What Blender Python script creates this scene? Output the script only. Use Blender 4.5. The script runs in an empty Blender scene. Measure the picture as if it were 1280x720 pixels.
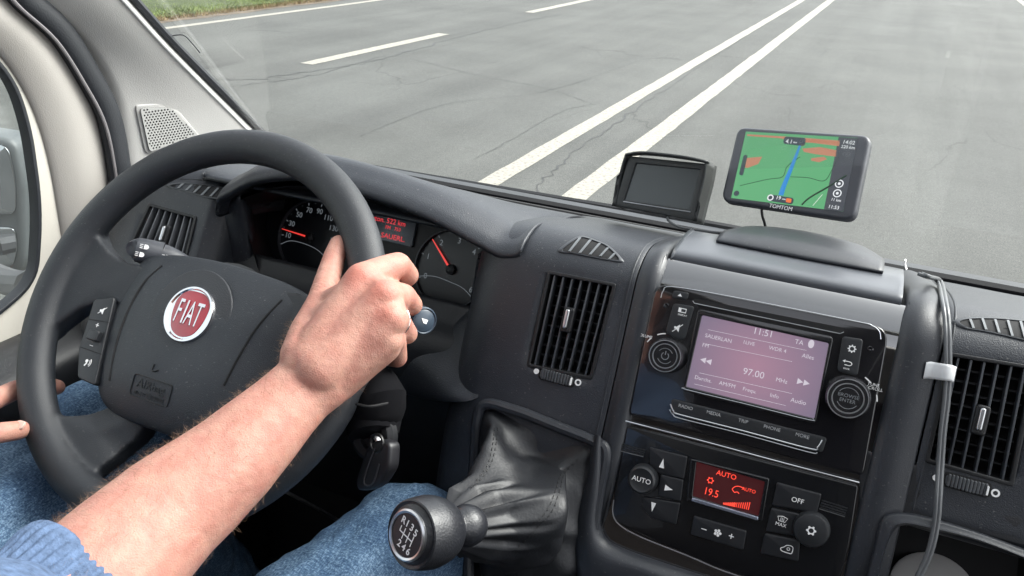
import bpy, bmesh, math, random
import numpy as np
from mathutils import Vector, Matrix
from mathutils.bvhtree import BVHTree

# ---------------------------------------------------------------- camera, world, sun, exposure
sc = bpy.context.scene
col = sc.collection
F_PX = 1030.0
def nrm(v):
    v = np.array(v, float); return v / np.linalg.norm(v)
_F = nrm([516, 450, -F_PX])
_D = (F_PX**2 + 9040) / 416; _h = 20 + .2215 * _D
_R = -nrm([-_D, _h, -F_PX]); _R = nrm(_R - _F * np.dot(_R, _F)); _U = np.cross(_R, _F)
M = np.array([_R, _F, _U])            # cabin axes: X right, Y forward, Z up; camera at the origin
cam_d = bpy.data.cameras.new('camera'); cam = bpy.data.objects.new('camera', cam_d); col.objects.link(cam)
cam.matrix_world = Matrix([[*M[0], 0], [*M[1], 0], [*M[2], 0], [0, 0, 0, 1]])
cam_d.sensor_width = 36; cam_d.lens = 36 * F_PX / 1280; cam_d.clip_start = .01; cam_d.clip_end = 2000
sc.camera = cam

SUN_EL, SUN_AZ = math.radians(46), math.radians(52)      # azimuth measured from +Y towards +X
world = bpy.data.worlds.new('World'); sc.world = world; world.use_nodes = True
wn = world.node_tree.nodes; wl = world.node_tree.links
sky = wn.new('ShaderNodeTexSky'); sky.sky_type = 'NISHITA'; sky.sun_disc = False
sky.sun_elevation = SUN_EL; sky.sun_rotation = SUN_AZ; sky.dust_density = 4; sky.air_density = 1
hs = wn.new('ShaderNodeHueSaturation'); hs.inputs['Saturation'].default_value = .19
hs.inputs['Value'].default_value = 1.0
wl.new(sky.outputs[0], hs.inputs['Color']); wl.new(hs.outputs[0], wn['Background'].inputs['Color'])
wn['Background'].inputs['Strength'].default_value = .15
sd = bpy.data.lights.new('sun', 'SUN'); sd.energy = 1.05; sd.angle = math.radians(30); sd.color = (1, .97, .93)
sun = bpy.data.objects.new('sun', sd); col.objects.link(sun)
sdir = Vector((math.sin(SUN_AZ) * math.cos(SUN_EL), math.cos(SUN_AZ) * math.cos(SUN_EL), math.sin(SUN_EL)))
sun.rotation_euler = sdir.to_track_quat('Z', 'Y').to_euler(); sun.location = sdir * 30
sc.view_settings.view_transform = 'Standard'; sc.view_settings.look = 'None'
sc.view_settings.gamma = 1; sc.view_settings.exposure = 2.05
sc.cycles.max_bounces = 10; sc.cycles.transparent_max_bounces = 12

# ---------------------------------------------------------------- tracing helpers
def ray(px, py): return M @ np.array([(px - 640) / F_PX, -(py - 360) / F_PX, -1.])
def PY(px, py, Y): r = ray(px, py); return r * Y / r[1]
def PZ(px, py, Z): r = ray(px, py); return r * Z / r[2]
def PX(px, py, X): r = ray(px, py); return r * X / r[0]
def PD(px, py, d): return ray(px, py) * d
class Frame:
    """a plane in the cabin: origin o, axes u (right), v (up), n (towards the viewer)"""
    def __init__(s, o, n, u=(1, 0, 0)):
        s.o = np.array(o, float); s.n = nrm(n); u = np.array(u, float)
        s.u = nrm(u - s.n * np.dot(u, s.n)); s.v = np.cross(s.n, s.u)
    def P(s, px, py, d=0):                 # pixel -> point on the plane lifted by d
        r = ray(px, py); p = s.o + s.n * d
        return r * (np.dot(p, s.n) / np.dot(r, s.n))
    def L(s, px, py, d=0):
        q = s.P(px, py, d) - s.o; return (float(q @ s.u), float(q @ s.v))
    def W(s, a, b, d=0): return s.o + s.u * a + s.v * b + s.n * d
    def Ls(s, pts, d=0): return [s.L(x, y, d) for x, y in pts]
def tilt(o, deg, u=(1, 0, 0)):
    t = math.radians(deg); return Frame(o, (0, -math.cos(t), math.sin(t)), u)

def cr(pts, n=6, closed=False):            # Catmull-Rom through points of any dimension
    P = [np.array(p, float) for p in pts]; N = len(P); out = []
    rng = range(N) if closed else range(N - 1)
    for i in rng:
        a = P[(i - 1) % N] if closed or i > 0 else 2 * P[0] - P[1]
        b = P[i]; c = P[(i + 1) % N]
        d = P[(i + 2) % N] if closed or i + 2 < N else 2 * P[-1] - P[-2]
        for k in range(n):
            t = k / n
            out.append(.5 * ((2 * b) + (c - a) * t + (2 * a - 5 * b + 4 * c - d) * t * t + (3 * b - a - 3 * c + d) * t**3))
    if not closed: out.append(P[-1])
    return out
def rnd(pts, r, n=5):                      # polygon with rounded corners
    P = [np.array(p, float) for p in pts]; N = len(P); out = []
    for i in range(N):
        a, b, c = P[i - 1], P[i], P[(i + 1) % N]
        rr = r[i] if isinstance(r, (list, tuple)) else r
        da, dc = a - b, c - b; la, lc = np.linalg.norm(da), np.linalg.norm(dc)
        k = min(rr, la * .48, lc * .48)
        if k < 1e-6: out.append(b); continue
        s, e = b + da / la * k, b + dc / lc * k
        for j in range(n + 1):
            t = j / n; out.append((1 - t)**2 * s + 2 * t * (1 - t) * b + t * t * e)
    return out
def circ(c, r, n=28, a0=0, a1=2 * math.pi, ry=None):
    ry = ry or r; full = abs(a1 - a0 - 2 * math.pi) < 1e-6; m = n if full else n + 1
    return [(c[0] + r * math.cos(a0 + (a1 - a0) * i / n), c[1] + ry * math.sin(a0 + (a1 - a0) * i / n)) for i in range(m)]
def rect(c, w, h, sk=0): return [(c[0] - w / 2 - sk, c[1] - h / 2), (c[0] + w / 2 - sk, c[1] - h / 2), (c[0] + w / 2 + sk, c[1] + h / 2), (c[0] - w / 2 + sk, c[1] + h / 2)]

class MB:
    def __init__(s): s.v = []; s.f = []
    def add(s, v, f):
        o = len(s.v); s.v += [tuple(map(float, p)) for p in v]; s.f += [tuple(i + o for i in q) for q in f]; return s
    def curve(s, loops, fr, d0=0, d1=.002, bev=0, map3=None):
        cu = bpy.data.curves.new('c', 'CURVE'); cu.dimensions = '2D'; cu.fill_mode = 'BOTH'
        cu.extrude = max((d1 - d0) / 2 - bev, 0); cu.bevel_depth = bev; cu.bevel_resolution = 2; cu.offset = -bev
        for lp in loops:
            sp = cu.splines.new('POLY'); sp.points.add(len(lp) - 1)
            for i, p in enumerate(lp): sp.points[i].co = (p[0], p[1], 0, 1)
            sp.use_cyclic_u = True
        return s._cu(cu, fr, (d0 + d1) / 2, map3)
    def _cu(s, cu, fr, dm, map3=None):
        o = bpy.data.objects.new('c', cu); col.objects.link(o)
        dg = bpy.context.evaluated_depsgraph_get(); me = bpy.data.meshes.new_from_object(o.evaluated_get(dg))
        f = map3 or (lambda a, b, c: fr.W(a, b, c))
        s.add([f(v.co.x, v.co.y, v.co.z + dm) for v in me.vertices], [tuple(p.vertices) for p in me.polygons])
        bpy.data.objects.remove(o); bpy.data.curves.remove(cu); bpy.data.meshes.remove(me); return s
    def text(s, body, fr, at, size, d=.0, ex=.0001, align='CENTER', off=0, rot=0, sx=1, shear=0, map3=None):
        cu = bpy.data.curves.new('t', 'FONT'); cu.body = body; cu.size = size; cu.align_x = align; cu.align_y = 'CENTER'
        cu.extrude = ex; cu.offset = off; cu.resolution_u = 3; cu.shear = shear
        c, q = math.cos(rot), math.sin(rot); g = map3 or (lambda a, b, k: fr.W(a, b, k))
        return s._cu(cu, fr, d + ex, lambda a, b, k: g(at[0] + (a * sx) * c - b * q, at[1] + (a * sx) * q + b * c, k))
    def grid(s, rows, closed=False):
        n = len(rows[0]); v = [p for r in rows for p in r]; f = []
        for i in range(len(rows) - 1):
            for j in range(n if closed else n - 1):
                k = (j + 1) % n; f.append((i * n + j, i * n + k, (i + 1) * n + k, (i + 1) * n + j))
        return s.add(v, f)
    def sgrid(s, rows, a=5, b=5, closed=False):      # smooth grid: Catmull-Rom both ways
        R = [cr(r, b, closed) for r in rows]
        C = [cr([r[j] for r in R], a) for j in range(len(R[0]))]
        return s.grid([[C[j][i] for j in range(len(C))] for i in range(len(C[0]))], closed)
    def cap(s, ring):
        c = sum(np.array(p) for p in ring) / len(ring); n = len(ring)
        return s.add(list(ring) + [c], [(i, (i + 1) % n, n) for i in range(n)])
    def tube(s, pts, r, n=10, sm=6, closed=False, flat=1, up=(0, 0, 1)):
        if sm: 
            q = [np.append(np.array(p, float), r[i] if hasattr(r, '__len__') else r) for i, p in enumerate(pts)]
            q = cr(q, sm, closed); P = [k[:3] for k in q]; Rr = [k[3] for k in q]
        else: P = [np.array(p, float) for p in pts]; Rr = list(r) if hasattr(r, '__len__') else [r] * len(P)
        rings = []; N = len(P); u = np.array(up, float)
        for i in range(N):
            t = nrm(P[(i + 1) % N] - P[i - 1]) if closed else nrm(P[min(i + 1, N - 1)] - P[max(i - 1, 0)])
            a = u - t * (u @ t); a = nrm(a if np.linalg.norm(a) > 1e-4 else [t[1], -t[0], .01]); b = np.cross(t, a); u = a
            rings.append([P[i] + Rr[i] * (flat * a * math.cos(k) + b * math.sin(k)) for k in np.linspace(0, 2 * math.pi, n, False)])
        if closed: rings.append(rings[0])
        s.grid(rings, True)
        if not closed: s.cap(rings[0]); s.cap(rings[-1])
        return s
    def lathe(s, fr, c, prof, n=32):                 # prof: list of (radius, height along n)
        rings = [[fr.W(c[0] + r * math.cos(k), c[1] + r * math.sin(k), h) for k in np.linspace(0, 2 * math.pi, n, False)] for r, h in prof]
        s.grid(rings, True)
        if prof[0][0] > 1e-5: s.cap(rings[0])
        if prof[-1][0] > 1e-5: s.cap(rings[-1])
        return s
    def box(s, lo, hi):
        x0, y0, z0 = lo; x1, y1, z1 = hi
        return s.add([(x0, y0, z0), (x1, y0, z0), (x1, y1, z0), (x0, y1, z0), (x0, y0, z1), (x1, y0, z1), (x1, y1, z1), (x0, y1, z1)],
                     [(0, 3, 2, 1), (4, 5, 6, 7), (0, 1, 5, 4), (1, 2, 6, 5), (2, 3, 7, 6), (3, 0, 4, 7)])
    def fbox(s, fr, a0, b0, a1, b1, d0, d1, bev=0): return s.curve([[(a0, b0), (a1, b0), (a1, b1), (a0, b1)]], fr, d0, d1, bev)
    def build(s, name, mat, parent=None, smooth=35, solid=0, label=None, kind=None):
        me = bpy.data.meshes.new(name)
        V = np.array(s.v); c = (V.min(0) + V.max(0)) / 2
        me.from_pydata([tuple(p) for p in V - c], [], s.f); me.update()
        bm = bmesh.new(); bm.from_mesh(me); bmesh.ops.remove_doubles(bm, verts=bm.verts, dist=1e-6)
        bmesh.ops.recalc_face_normals(bm, faces=bm.faces); bm.to_mesh(me); bm.free()
        me.materials.append(mat)
        if smooth: me.shade_smooth(); me.set_sharp_from_angle(angle=math.radians(smooth))
        o = bpy.data.objects.new(name, me); col.objects.link(o); place(o, c, parent)
        if solid:
            m = o.modifiers.new('thickness', 'SOLIDIFY'); m.thickness = abs(solid); m.offset = -1 if solid > 0 else 1; m.use_even_offset = False
        if label: o['label'] = label
        if kind: o['kind'] = kind
        return o
WL = {}
def place(o, c, parent=None):
    c = np.array(c, float); WL[o.name] = c
    if parent: o.parent = parent; o.location = Vector(c - WL[parent.name])
    else: o.location = Vector(c)
def thing(name, label, cat, loc, group=None):
    o = bpy.data.objects.new(name, None); o.empty_display_size = .05; col.objects.link(o); place(o, loc)
    o['label'] = label; o['category'] = cat
    if group: o['group'] = group
    return o
def tag(o, label, cat, group=None):
    o['label'] = label; o['category'] = cat
    if group: o['group'] = group
    return o

# ---------------------------------------------------------------- materials
def mat(name, c, rough=.5, metal=0, bump=0, bscale=900, var=0, vscale=6, coat=0, spec=.5, emit=None, es=1, sss=0, detail=2, dust=0):
    m = bpy.data.materials.new(name); m.use_nodes = True; n = m.node_tree.nodes; l = m.node_tree.links; p = n['Principled BSDF']
    p.inputs['Base Color'].default_value = (*c, 1); p.inputs['Roughness'].default_value = rough; p.inputs['Metallic'].default_value = metal
    p.inputs['Coat Weight'].default_value = coat; p.inputs['Coat Roughness'].default_value = .03; p.inputs['Specular IOR Level'].default_value = spec
    if sss:
        p.inputs['Subsurface Weight'].default_value = sss; p.inputs['Subsurface Radius'].default_value = (1, .35, .2); p.inputs['Subsurface Scale'].default_value = .006
    tc = n.new('ShaderNodeTexCoord')
    if var:
        nz = n.new('ShaderNodeTexNoise'); nz.inputs['Scale'].default_value = vscale; nz.inputs['Detail'].default_value = 5
        mr = n.new('ShaderNodeMapRange'); mr.inputs[1].default_value = .3; mr.inputs[2].default_value = .7
        mr.inputs[3].default_value = 1 - var; mr.inputs[4].default_value = 1 + var
        mx = n.new('ShaderNodeMix'); mx.data_type = 'RGBA'; mx.blend_type = 'MULTIPLY'; mx.inputs[0].default_value = 1
        mx.inputs[6].default_value = (*c, 1)
        l.new(tc.outputs['Object'], nz.inputs['Vector']); l.new(nz.outputs[0], mr.inputs[0]); l.new(mr.outputs[0], mx.inputs[7]); l.new(mx.outputs[2], p.inputs['Base Color'])
        r2 = n.new('ShaderNodeMapRange'); r2.inputs[3].default_value = max(rough - .08, .02); r2.inputs[4].default_value = rough + .08
        l.new(nz.outputs[0], r2.inputs[0]); l.new(r2.outputs[0], p.inputs['Roughness'])
    if bump:
        nb = n.new('ShaderNodeTexNoise'); nb.inputs['Scale'].default_value = bscale; nb.inputs['Detail'].default_value = detail
        b = n.new('ShaderNodeBump'); b.inputs['Strength'].default_value = bump; b.inputs['Distance'].default_value = .001
        l.new(tc.outputs['Object'], nb.inputs['Vector']); l.new(nb.outputs[0], b.inputs['Height']); l.new(b.outputs[0], p.inputs['Normal'])
    if dust:
        nd = n.new('ShaderNodeTexNoise'); nd.inputs['Scale'].default_value = 420; nd.inputs['Detail'].default_value = 1
        nd2 = n.new('ShaderNodeTexNoise'); nd2.inputs['Scale'].default_value = 18; nd2.inputs['Detail'].default_value = 6; nd2.inputs['Roughness'].default_value = .7
        ra = n.new('ShaderNodeMapRange'); ra.inputs[1].default_value = .70; ra.inputs[2].default_value = .76; ra.inputs[4].default_value = dust * 2.2
        rb = n.new('ShaderNodeMapRange'); rb.inputs[1].default_value = .45; rb.inputs[2].default_value = .8; rb.inputs[4].default_value = dust * .35
        ad = n.new('ShaderNodeMath'); ad.operation = 'ADD'; dm = n.new('ShaderNodeMix'); dm.data_type = 'RGBA'; dm.inputs[7].default_value = (.30, .29, .27, 1); dm.inputs[6].default_value = (*c, 1)
        for q in (nd, nd2): l.new(tc.outputs['Object'], q.inputs['Vector'])
        l.new(nd.outputs[0], ra.inputs[0]); l.new(nd2.outputs[0], rb.inputs[0]); l.new(ra.outputs[0], ad.inputs[0]); l.new(rb.outputs[0], ad.inputs[1]); l.new(ad.outputs[0], dm.inputs[0])
        if var: l.new(mx.outputs[2], dm.inputs[6])
        l.new(dm.outputs[2], p.inputs['Base Color'])
    if emit:
        p.inputs['Emission Color'].default_value = (*emit, 1); p.inputs['Emission Strength'].default_value = es
    return m
DASH = mat('dash_plastic', (.0175, .0205, .027), .42, bump=.4, bscale=1100, var=.14, vscale=9, spec=.5, dust=.10)
DARK = mat('dark_plastic', (.009, .010, .0125), .5, bump=.3, bscale=1100, var=.1)
BLACK = mat('black_plastic', (.004, .0045, .006), .5, bump=.2)
VOID = mat('vent_depth', (.004, .004, .005), .8)
FASCIA = mat('fascia_grey', (.016, .0185, .024), .42, bump=.22, bscale=1300, var=.08, vscale=7, dust=.08)
SATIN = mat('satin_pad', (.065, .07, .08), .30, bump=.15, bscale=900, var=.04)
GLOSS = mat('piano_black', (.004, .004, .006), .06, coat=1, bump=.02, bscale=40, spec=1)
GLOSS.node_tree.nodes['Principled BSDF'].inputs['Coat IOR'].default_value = 2.1
BUTTON = mat('button_rubber', (.012, .0135, .016), .42, bump=.1)
CHROME = mat('chrome', (.8, .8, .82), .08, metal=1)
SILVER = mat('satin_silver', (.55, .56, .58), .28, metal=1)
RIMM = mat('wheel_leather', (.0100, .012, .0158), .5, bump=.4, bscale=1500, var=.12, vscale=12, dust=.05)
PADM = mat('wheel_plastic', (.0138, .017, .0222), .48, bump=.45, bscale=1100, var=.1, vscale=9, dust=.08)
PRINT = mat('white_print', (.75, .75, .75), .6)
DIM = mat('dim_print', (.16, .17, .18), .6)
GREY = mat('pillar_trim', (.335, .33, .32), .62, bump=.35, bscale=900, var=.03)
TAUPE = mat('door_trim', (.285, .27, .25), .62, bump=.3, bscale=900, var=.04)
CREAM = mat('door_frame_trim', (.46, .44, .395), .55, bump=.25, bscale=900, var=.03)
RUBBER = mat('rubber_seal', (.012, .014, .018), .55, bump=.3, bscale=500)
CABLE = mat('cable_rubber', (.05, .053, .057), .4)
MATTE = mat('matt_black', (.003, .003, .004), .9, spec=.1)
RED = mat('badge_red', (.30, .012, .025), .15, coat=1)
def emis(name, c, s=1):
    m = bpy.data.materials.new(name); m.use_nodes = True; p = m.node_tree.nodes['Principled BSDF']
    p.inputs['Base Color'].default_value = (.01, .01, .01, 1); p.inputs['Roughness'].default_value = .3
    p.inputs['Emission Color'].default_value = (*c, 1); p.inputs['Emission Strength'].default_value = s * .34
    return m
def glassmat(name, tint=.95, dust=.02, refl=.04, power=5):
    m = bpy.data.materials.new(name); m.use_nodes = True; n = m.node_tree.nodes; l = m.node_tree.links
    for x in list(n): n.remove(x)
    o = n.new('ShaderNodeOutputMaterial'); t = n.new('ShaderNodeBsdfTransparent'); t.inputs[0].default_value = (tint * .97, tint, tint * .985, 1)
    g = n.new('ShaderNodeBsdfGlossy'); g.inputs['Roughness'].default_value = .0; d = n.new('ShaderNodeBsdfDiffuse'); d.inputs[0].default_value = (.8, .8, .8, 1)
    lw = n.new('ShaderNodeLayerWeight'); lw.inputs[0].default_value = .5
    pw = n.new('ShaderNodeMath'); pw.operation = 'POWER'; pw.inputs[1].default_value = power
    ma = n.new('ShaderNodeMath'); ma.operation = 'MULTIPLY_ADD'; ma.inputs[1].default_value = 1 - refl; ma.inputs[2].default_value = refl
    l.new(lw.outputs['Facing'], pw.inputs[0]); l.new(pw.outputs[0], ma.inputs[0])
    nz = n.new('ShaderNodeTexNoise'); nz.inputs['Scale'].default_value = 14; nz.inputs['Detail'].default_value = 8
    mr = n.new('ShaderNodeMapRange'); mr.inputs[1].default_value = .35; mr.inputs[2].default_value = .75; mr.inputs[3].default_value = dust * .5; mr.inputs[4].default_value = dust * 1.6
    tc = n.new('ShaderNodeTexCoord'); l.new(tc.outputs['Object'], nz.inputs['Vector']); l.new(nz.outputs[0], mr.inputs[0])
    a = n.new('ShaderNodeMixShader'); b = n.new('ShaderNodeMixShader')
    l.new(mr.outputs[0], a.inputs[0]); l.new(t.outputs[0], a.inputs[1]); l.new(d.outputs[0], a.inputs[2])
    l.new(ma.outputs[0], b.inputs[0]); l.new(a.outputs[0], b.inputs[1]); l.new(g.outputs[0], b.inputs[2]); l.new(b.outputs[0], o.inputs[0])
    return m
GLASS = glassmat('windscreen_glass', .92, .022)
SIDEGLASS = glassmat('side_glass', .9, .02)

# ---------------------------------------------------------------- road and surroundings
GZ = -1.9
def asphalt():
    m = bpy.data.materials.new('asphalt'); m.use_nodes = True; n = m.node_tree.nodes; l = m.node_tree.links; p = n['Principled BSDF']
    p.inputs['Roughness'].default_value = .8; p.inputs['Specular IOR Level'].default_value = .35
    tc = n.new('ShaderNodeTexCoord')
    def noise(sc_, det, vec=None, rough=.6):
        z = n.new('ShaderNodeTexNoise'); z.inputs['Scale'].default_value = sc_; z.inputs['Detail'].default_value = det; z.inputs['Roughness'].default_value = rough
        l.new(vec or tc.outputs['Object'], z.inputs['Vector']); return z.outputs[0]
    def rng(x, a, b, c, d):
        r = n.new('ShaderNodeMapRange'); r.inputs[1].default_value = a; r.inputs[2].default_value = b; r.inputs[3].default_value = c; r.inputs[4].default_value = d
        l.new(x, r.inputs[0]); return r.outputs[0]
    def mul(a, b):
        x = n.new('ShaderNodeMath'); x.operation = 'MULTIPLY'; l.new(a, x.inputs[0]); l.new(b, x.inputs[1]); return x.outputs[0]
    mp = n.new('ShaderNodeMapping'); mp.inputs['Scale'].default_value = (1.2, .06, 1); l.new(tc.outputs['Object'], mp.inputs['Vector'])
    v = mul(mul(rng(noise(100, 4), .3, .7, .5, 1.5), rng(noise(.6, 7), .3, .7, .82, 1.16)), rng(noise(1, 5, mp.outputs[0]), .3, .7, .80, 1.16))
    nz = n.new('ShaderNodeTexNoise'); nz.inputs['Scale'].default_value = .8; nz.inputs['Detail'].default_value = 6
    mp2 = n.new('ShaderNodeMapping'); mp2.inputs['Scale'].default_value = (1, .45, 1); l.new(tc.outputs['Object'], mp2.inputs['Vector'])
    ad = n.new('ShaderNodeVectorMath'); ad.operation = 'MULTIPLY_ADD'; ad.inputs[1].default_value = (1.1, 1.1, 0)
    l.new(mp2.outputs[0], nz.inputs['Vector']); l.new(nz.outputs['Color'], ad.inputs[0]); l.new(mp2.outputs[0], ad.inputs[2])
    vo = n.new('ShaderNodeTexVoronoi'); vo.feature = 'DISTANCE_TO_EDGE'; vo.inputs['Scale'].default_value = .55; l.new(ad.outputs[0], vo.inputs['Vector'])
    crk = rng(vo.outputs['Distance'], 0.0, .006, .66, 1)
    msk = rng(noise(.35, 3), .5, .58, 0, 1)
    cm = n.new('ShaderNodeMix'); cm.data_type = 'FLOAT'; l.new(msk, cm.inputs[0]); cm.inputs[2].default_value = 1; l.new(crk, cm.inputs[3])
    v = mul(mul(v, cm.outputs[0]), rng(noise(22, 5, None, .8), .3, .7, .80, 1.2))
    mx = n.new('ShaderNodeMix'); mx.data_type = 'RGBA'; mx.blend_type = 'MULTIPLY'; mx.inputs[0].default_value = 1
    mx.inputs[6].default_value = (.079, .081, .076, 1); l.new(v, mx.inputs[7]); l.new(mx.outputs[2], p.inputs['Base Color'])
    b = n.new('ShaderNodeBump'); b.inputs['Strength'].default_value = .5; b.inputs['Distance'].default_value = .004
    l.new(noise(160, 2), b.inputs['Height']); l.new(b.outputs[0], p.inputs['Normal'])
    return m
ASPH = asphalt()
def paintmat():
    m = mat('road_paint', (.40, .385, .34), .7)
    n = m.node_tree.nodes; l = m.node_tree.links; p = n['Principled BSDF']
    tc = n['Texture Coordinate']; z = n.new('ShaderNodeTexNoise'); z.inputs['Scale'].default_value = 28; z.inputs['Detail'].default_value = 8; z.inputs['Roughness'].default_value = .75
    r = n.new('ShaderNodeValToRGB'); r.color_ramp.elements[0].position = .35; r.color_ramp.elements[0].color = (.075, .075, .07, 1)
    r.color_ramp.elements[1].position = .50; r.color_ramp.elements[1].color = (.29, .275, .235, 1)
    l.new(tc.outputs['Object'], z.inputs['Vector']); l.new(z.outputs[0], r.inputs[0]); l.new(r.outputs[0], p.inputs['Base Color']); return m
PAINT = paintmat()
SOIL = mat('verge_soil', (.11, .085, .06), .9, bump=.6, bscale=30, var=.35, vscale=3)
EARTH = mat('ground_earth', (.07, .09, .04), .9, var=.3, vscale=.3)
def sheet(name, x0, x1, y0, y1, z, m, kind='structure', nx=1, ny=1, wob=0):
    b = MB(); rr = random.Random(5)
    xs = np.linspace(x0, x1, nx + 1); ys = np.linspace(y0, y1, ny + 1)
    b.grid([[(x + (rr.uniform(-wob, wob) if wob else 0), y, z) for x in xs] for y in ys])
    return b.build(name, m, smooth=0, kind=kind)
sheet('ground', -900, 900, -600, 1200, GZ - .02, EARTH)
sheet('road', -10.95, 7.5, -60, 400, GZ, ASPH)
def stripe(name, x, w, y0, y1):
    b = MB(); rr = random.Random(int(y0 * 10)); ys = np.arange(y0, y1 + .01, .12 if y1 - y0 < 80 else .25)
    b.grid([[(x - w / 2 + rr.gauss(0, .004), y, GZ + .004), (x + w / 2 + rr.gauss(0, .004), y, GZ + .004)] for y in ys])
    b.build(name, PAINT, smooth=0, kind='structure')
stripe('centre_line', -2.605, .165, 1, 110)
stripe('centre_line', -1.92, .185, 1, 110)
stripe('edge_line', -10.38, .16, 1, 110)
stripe('edge_line', 3.1, .15, 1, 110)
stripe('lane_dash', -6.80, .20, 8.7, 12.3); stripe('lane_dash', -6.98, .20, 16.2, 20); stripe('lane_dash', -7, .16, 25, 29); stripe('lane_dash', -6.8, .16, 0, 3.5)
# dark sealed joints and cracks in the asphalt
SEAL = mat('joint_seal', (.036, .037, .037), .7, var=.3, vscale=8, bump=.3, bscale=60)
def crack(name, pts, w, seed=0):
    rr = random.Random(seed); P = cr([(x, y, GZ + .003) for x, y in pts], 14); rows = []
    for i, p in enumerate(P):
        ww = w * rr.uniform(.1, .8); dx = rr.gauss(0, w * .7); dy = rr.gauss(0, w * .5); t = nrm(P[min(i + 1, len(P) - 1)] - P[max(i - 1, 0)]); s = np.array([t[1], -t[0], 0])
        c = p + np.array([dx, dy, 0]); rows.append([c - s * ww / 2, c + s * ww / 2])
    MB().grid(rows).build(name, SEAL, smooth=0, kind='structure')
def G(px, py): p = PZ(px, py, GZ); return (p[0], p[1])
crack('road_crack', [G(655, 262), G(690, 215), G(760, 160), G(850, 100), G(940, 40), G(1000, 0), G(1030, -20)], .030, 1)
crack('road_crack', [G(262, 100), G(330, 98), G(395, 88), G(470, 75), G(560, 50), G(640, 30), G(700, 18)], .05, 2)
crack('road_crack', [G(262, 112), G(330, 103), G(395, 94), G(480, 70)], .03, 3)
crack('road_crack', [G(590, 200), G(640, 175), G(700, 140), G(745, 130)], .014, 4)
crack('road_crack', [G(520, 75), G(600, 95), G(680, 110), G(740, 130)], .014, 5)
crack('road_crack', [G(450, 170), G(560, 130), G(700, 110), G(840, 60)], .012, 6)
sheet('verge_edge', -11.6, -10.85, -60, 200, GZ + .006, SOIL, ny=500, nx=1, wob=.06)
# grass verge: blades in tufts, on a bank of turf
TURF = mat('turf', (.04, .055, .016), .9, var=.35, vscale=2)
b = MB(); rr = random.Random(8)
b.grid([[(x, y, GZ + .01 + .05 * min(1, (-11.2 - x)) + (rr.uniform(0, .05))) for x in np.linspace(-40, -11.25, 40)] for y in np.linspace(-20, 60, 80)])
b.build('verge', TURF, kind='structure')
BLADE = mat('grass_blades', (.14, .185, .05), .6, var=.45, vscale=1.5)
b = MB()
for i in range(60000):
    y = rr.uniform(8.5, 20); x = -11.1 - abs(rr.gauss(0, 1)) * 1.3 - rr.random() * .3
    if rr.random() < .5: x = rr.uniform(-15.5, -11.2)
    h = rr.uniform(.03, .10); a = rr.uniform(0, 6.28); w = .004; lx, ly = rr.gauss(0, .05), rr.gauss(0, .05)
    dx, dy = w * math.cos(a), w * math.sin(a); z = GZ + .02
    k = len(b.v); b.v += [(x - dx, y - dy, z), (x + dx, y + dy, z), (x + dx * .6 + lx * .5, y + dy * .6 + ly * .5, z + h * .6), (x + lx, y + ly, z + h)]
    b.f += [(k, k + 1, k + 2), (k, k + 2, k + 3)]
b.build('grass', BLADE, smooth=0, kind='stuff')
DRY = mat('dry_grass', (.18, .13, .06), .7, var=.3, vscale=2)
b = MB()
for i in range(5000):
    y = rr.uniform(8.5, 20); x = -11.0 - abs(rr.gauss(0, 1)) * .25; h = rr.uniform(.03, .1); a = rr.uniform(0, 6.28); lx, ly = rr.gauss(0, .05), rr.gauss(0, .05)
    dx, dy = .006 * math.cos(a), .006 * math.sin(a); z = GZ + .006; k = len(b.v)
    b.v += [(x - dx, y - dy, z), (x + dx, y + dy, z), (x + lx, y + ly, z + h)]; b.f += [(k, k + 1, k + 2)]
b.build('dry_grass', DRY, smooth=0, kind='stuff')

# ---------------------------------------------------------------- the van's cab
GP = Frame((-.85, .775, -.119), np.cross([1, 0, 0], nrm([0, .67, -.75])))       # windscreen plane; n faces the driver
if GP.n[1] > 0: GP = Frame(GP.o, -GP.n)
van = thing('van_cab', 'grey-lined van cab with black-edged windscreen and perforated speaker grille in its left pillar', 'van', (-.05, 0, -1.2))
def gz(y): return -.119 - (.75 / .67) * (y - .775)
# windscreen pane
b = MB(); rows = []
for y in (1.035, .9, .7, .45, .2, .12):
    rows.append([(x, y - .00 * abs(x), gz(y)) for x in (-.86, -.6, -.3, 0, .3, .6, .78)])
b.grid(rows).build('windscreen', GLASS, van)
# sensor frame print on the glass corner
b = MB(); fr = GP
b.tube([fr.P(212, 45, .002), fr.P(229, 44, .002), fr.P(240, 54, .002), fr.P(250, 66, .002)], .0007, 6, 4)
b.build('antenna_wire', RUBBER, van)
# left pillar trim: glass edge -> seal edge
ge = [(100, -62), (158, 0), (205, 52), (250, 98), (290, 138), (316, 164), (345, 190)]
se = [(10, -30), (62, 12), (100, 46), (128, 84), (147, 128), (157, 180), (162, 240)]
b = MB(); rows = []
for (g, s) in zip(ge, se):
    A = PX(*g, -.845); B = PX(*s, -.885); A2 = A + np.array([-.006, .012, -.002]); B2 = B + np.array([-.03, -.01, 0])
    C = A * .5 + B * .5 + np.array([.010, 0, 0])
    C1 = A * .88 + B * .12 + np.array([.006, 0, 0]); C2 = A * .12 + B * .88 + np.array([.006, 0, 0])
    rows.append([A2, A, C1, C, C2, B, B2])
b.sgrid(rows, 5, 3); PBV = BVHTree.FromPolygons([Vector(v) for v in b.v], b.f)
b.build('pillar_trim', GREY, van, smooth=50, solid=.003)
gasket = [PX(x + 4, y - 3, -.846) + np.array([0, .004, 0]) for x, y in ge]
MB().tube(gasket, .0055, 8, 5).build('windscreen_gasket', RUBBER, van)
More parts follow.
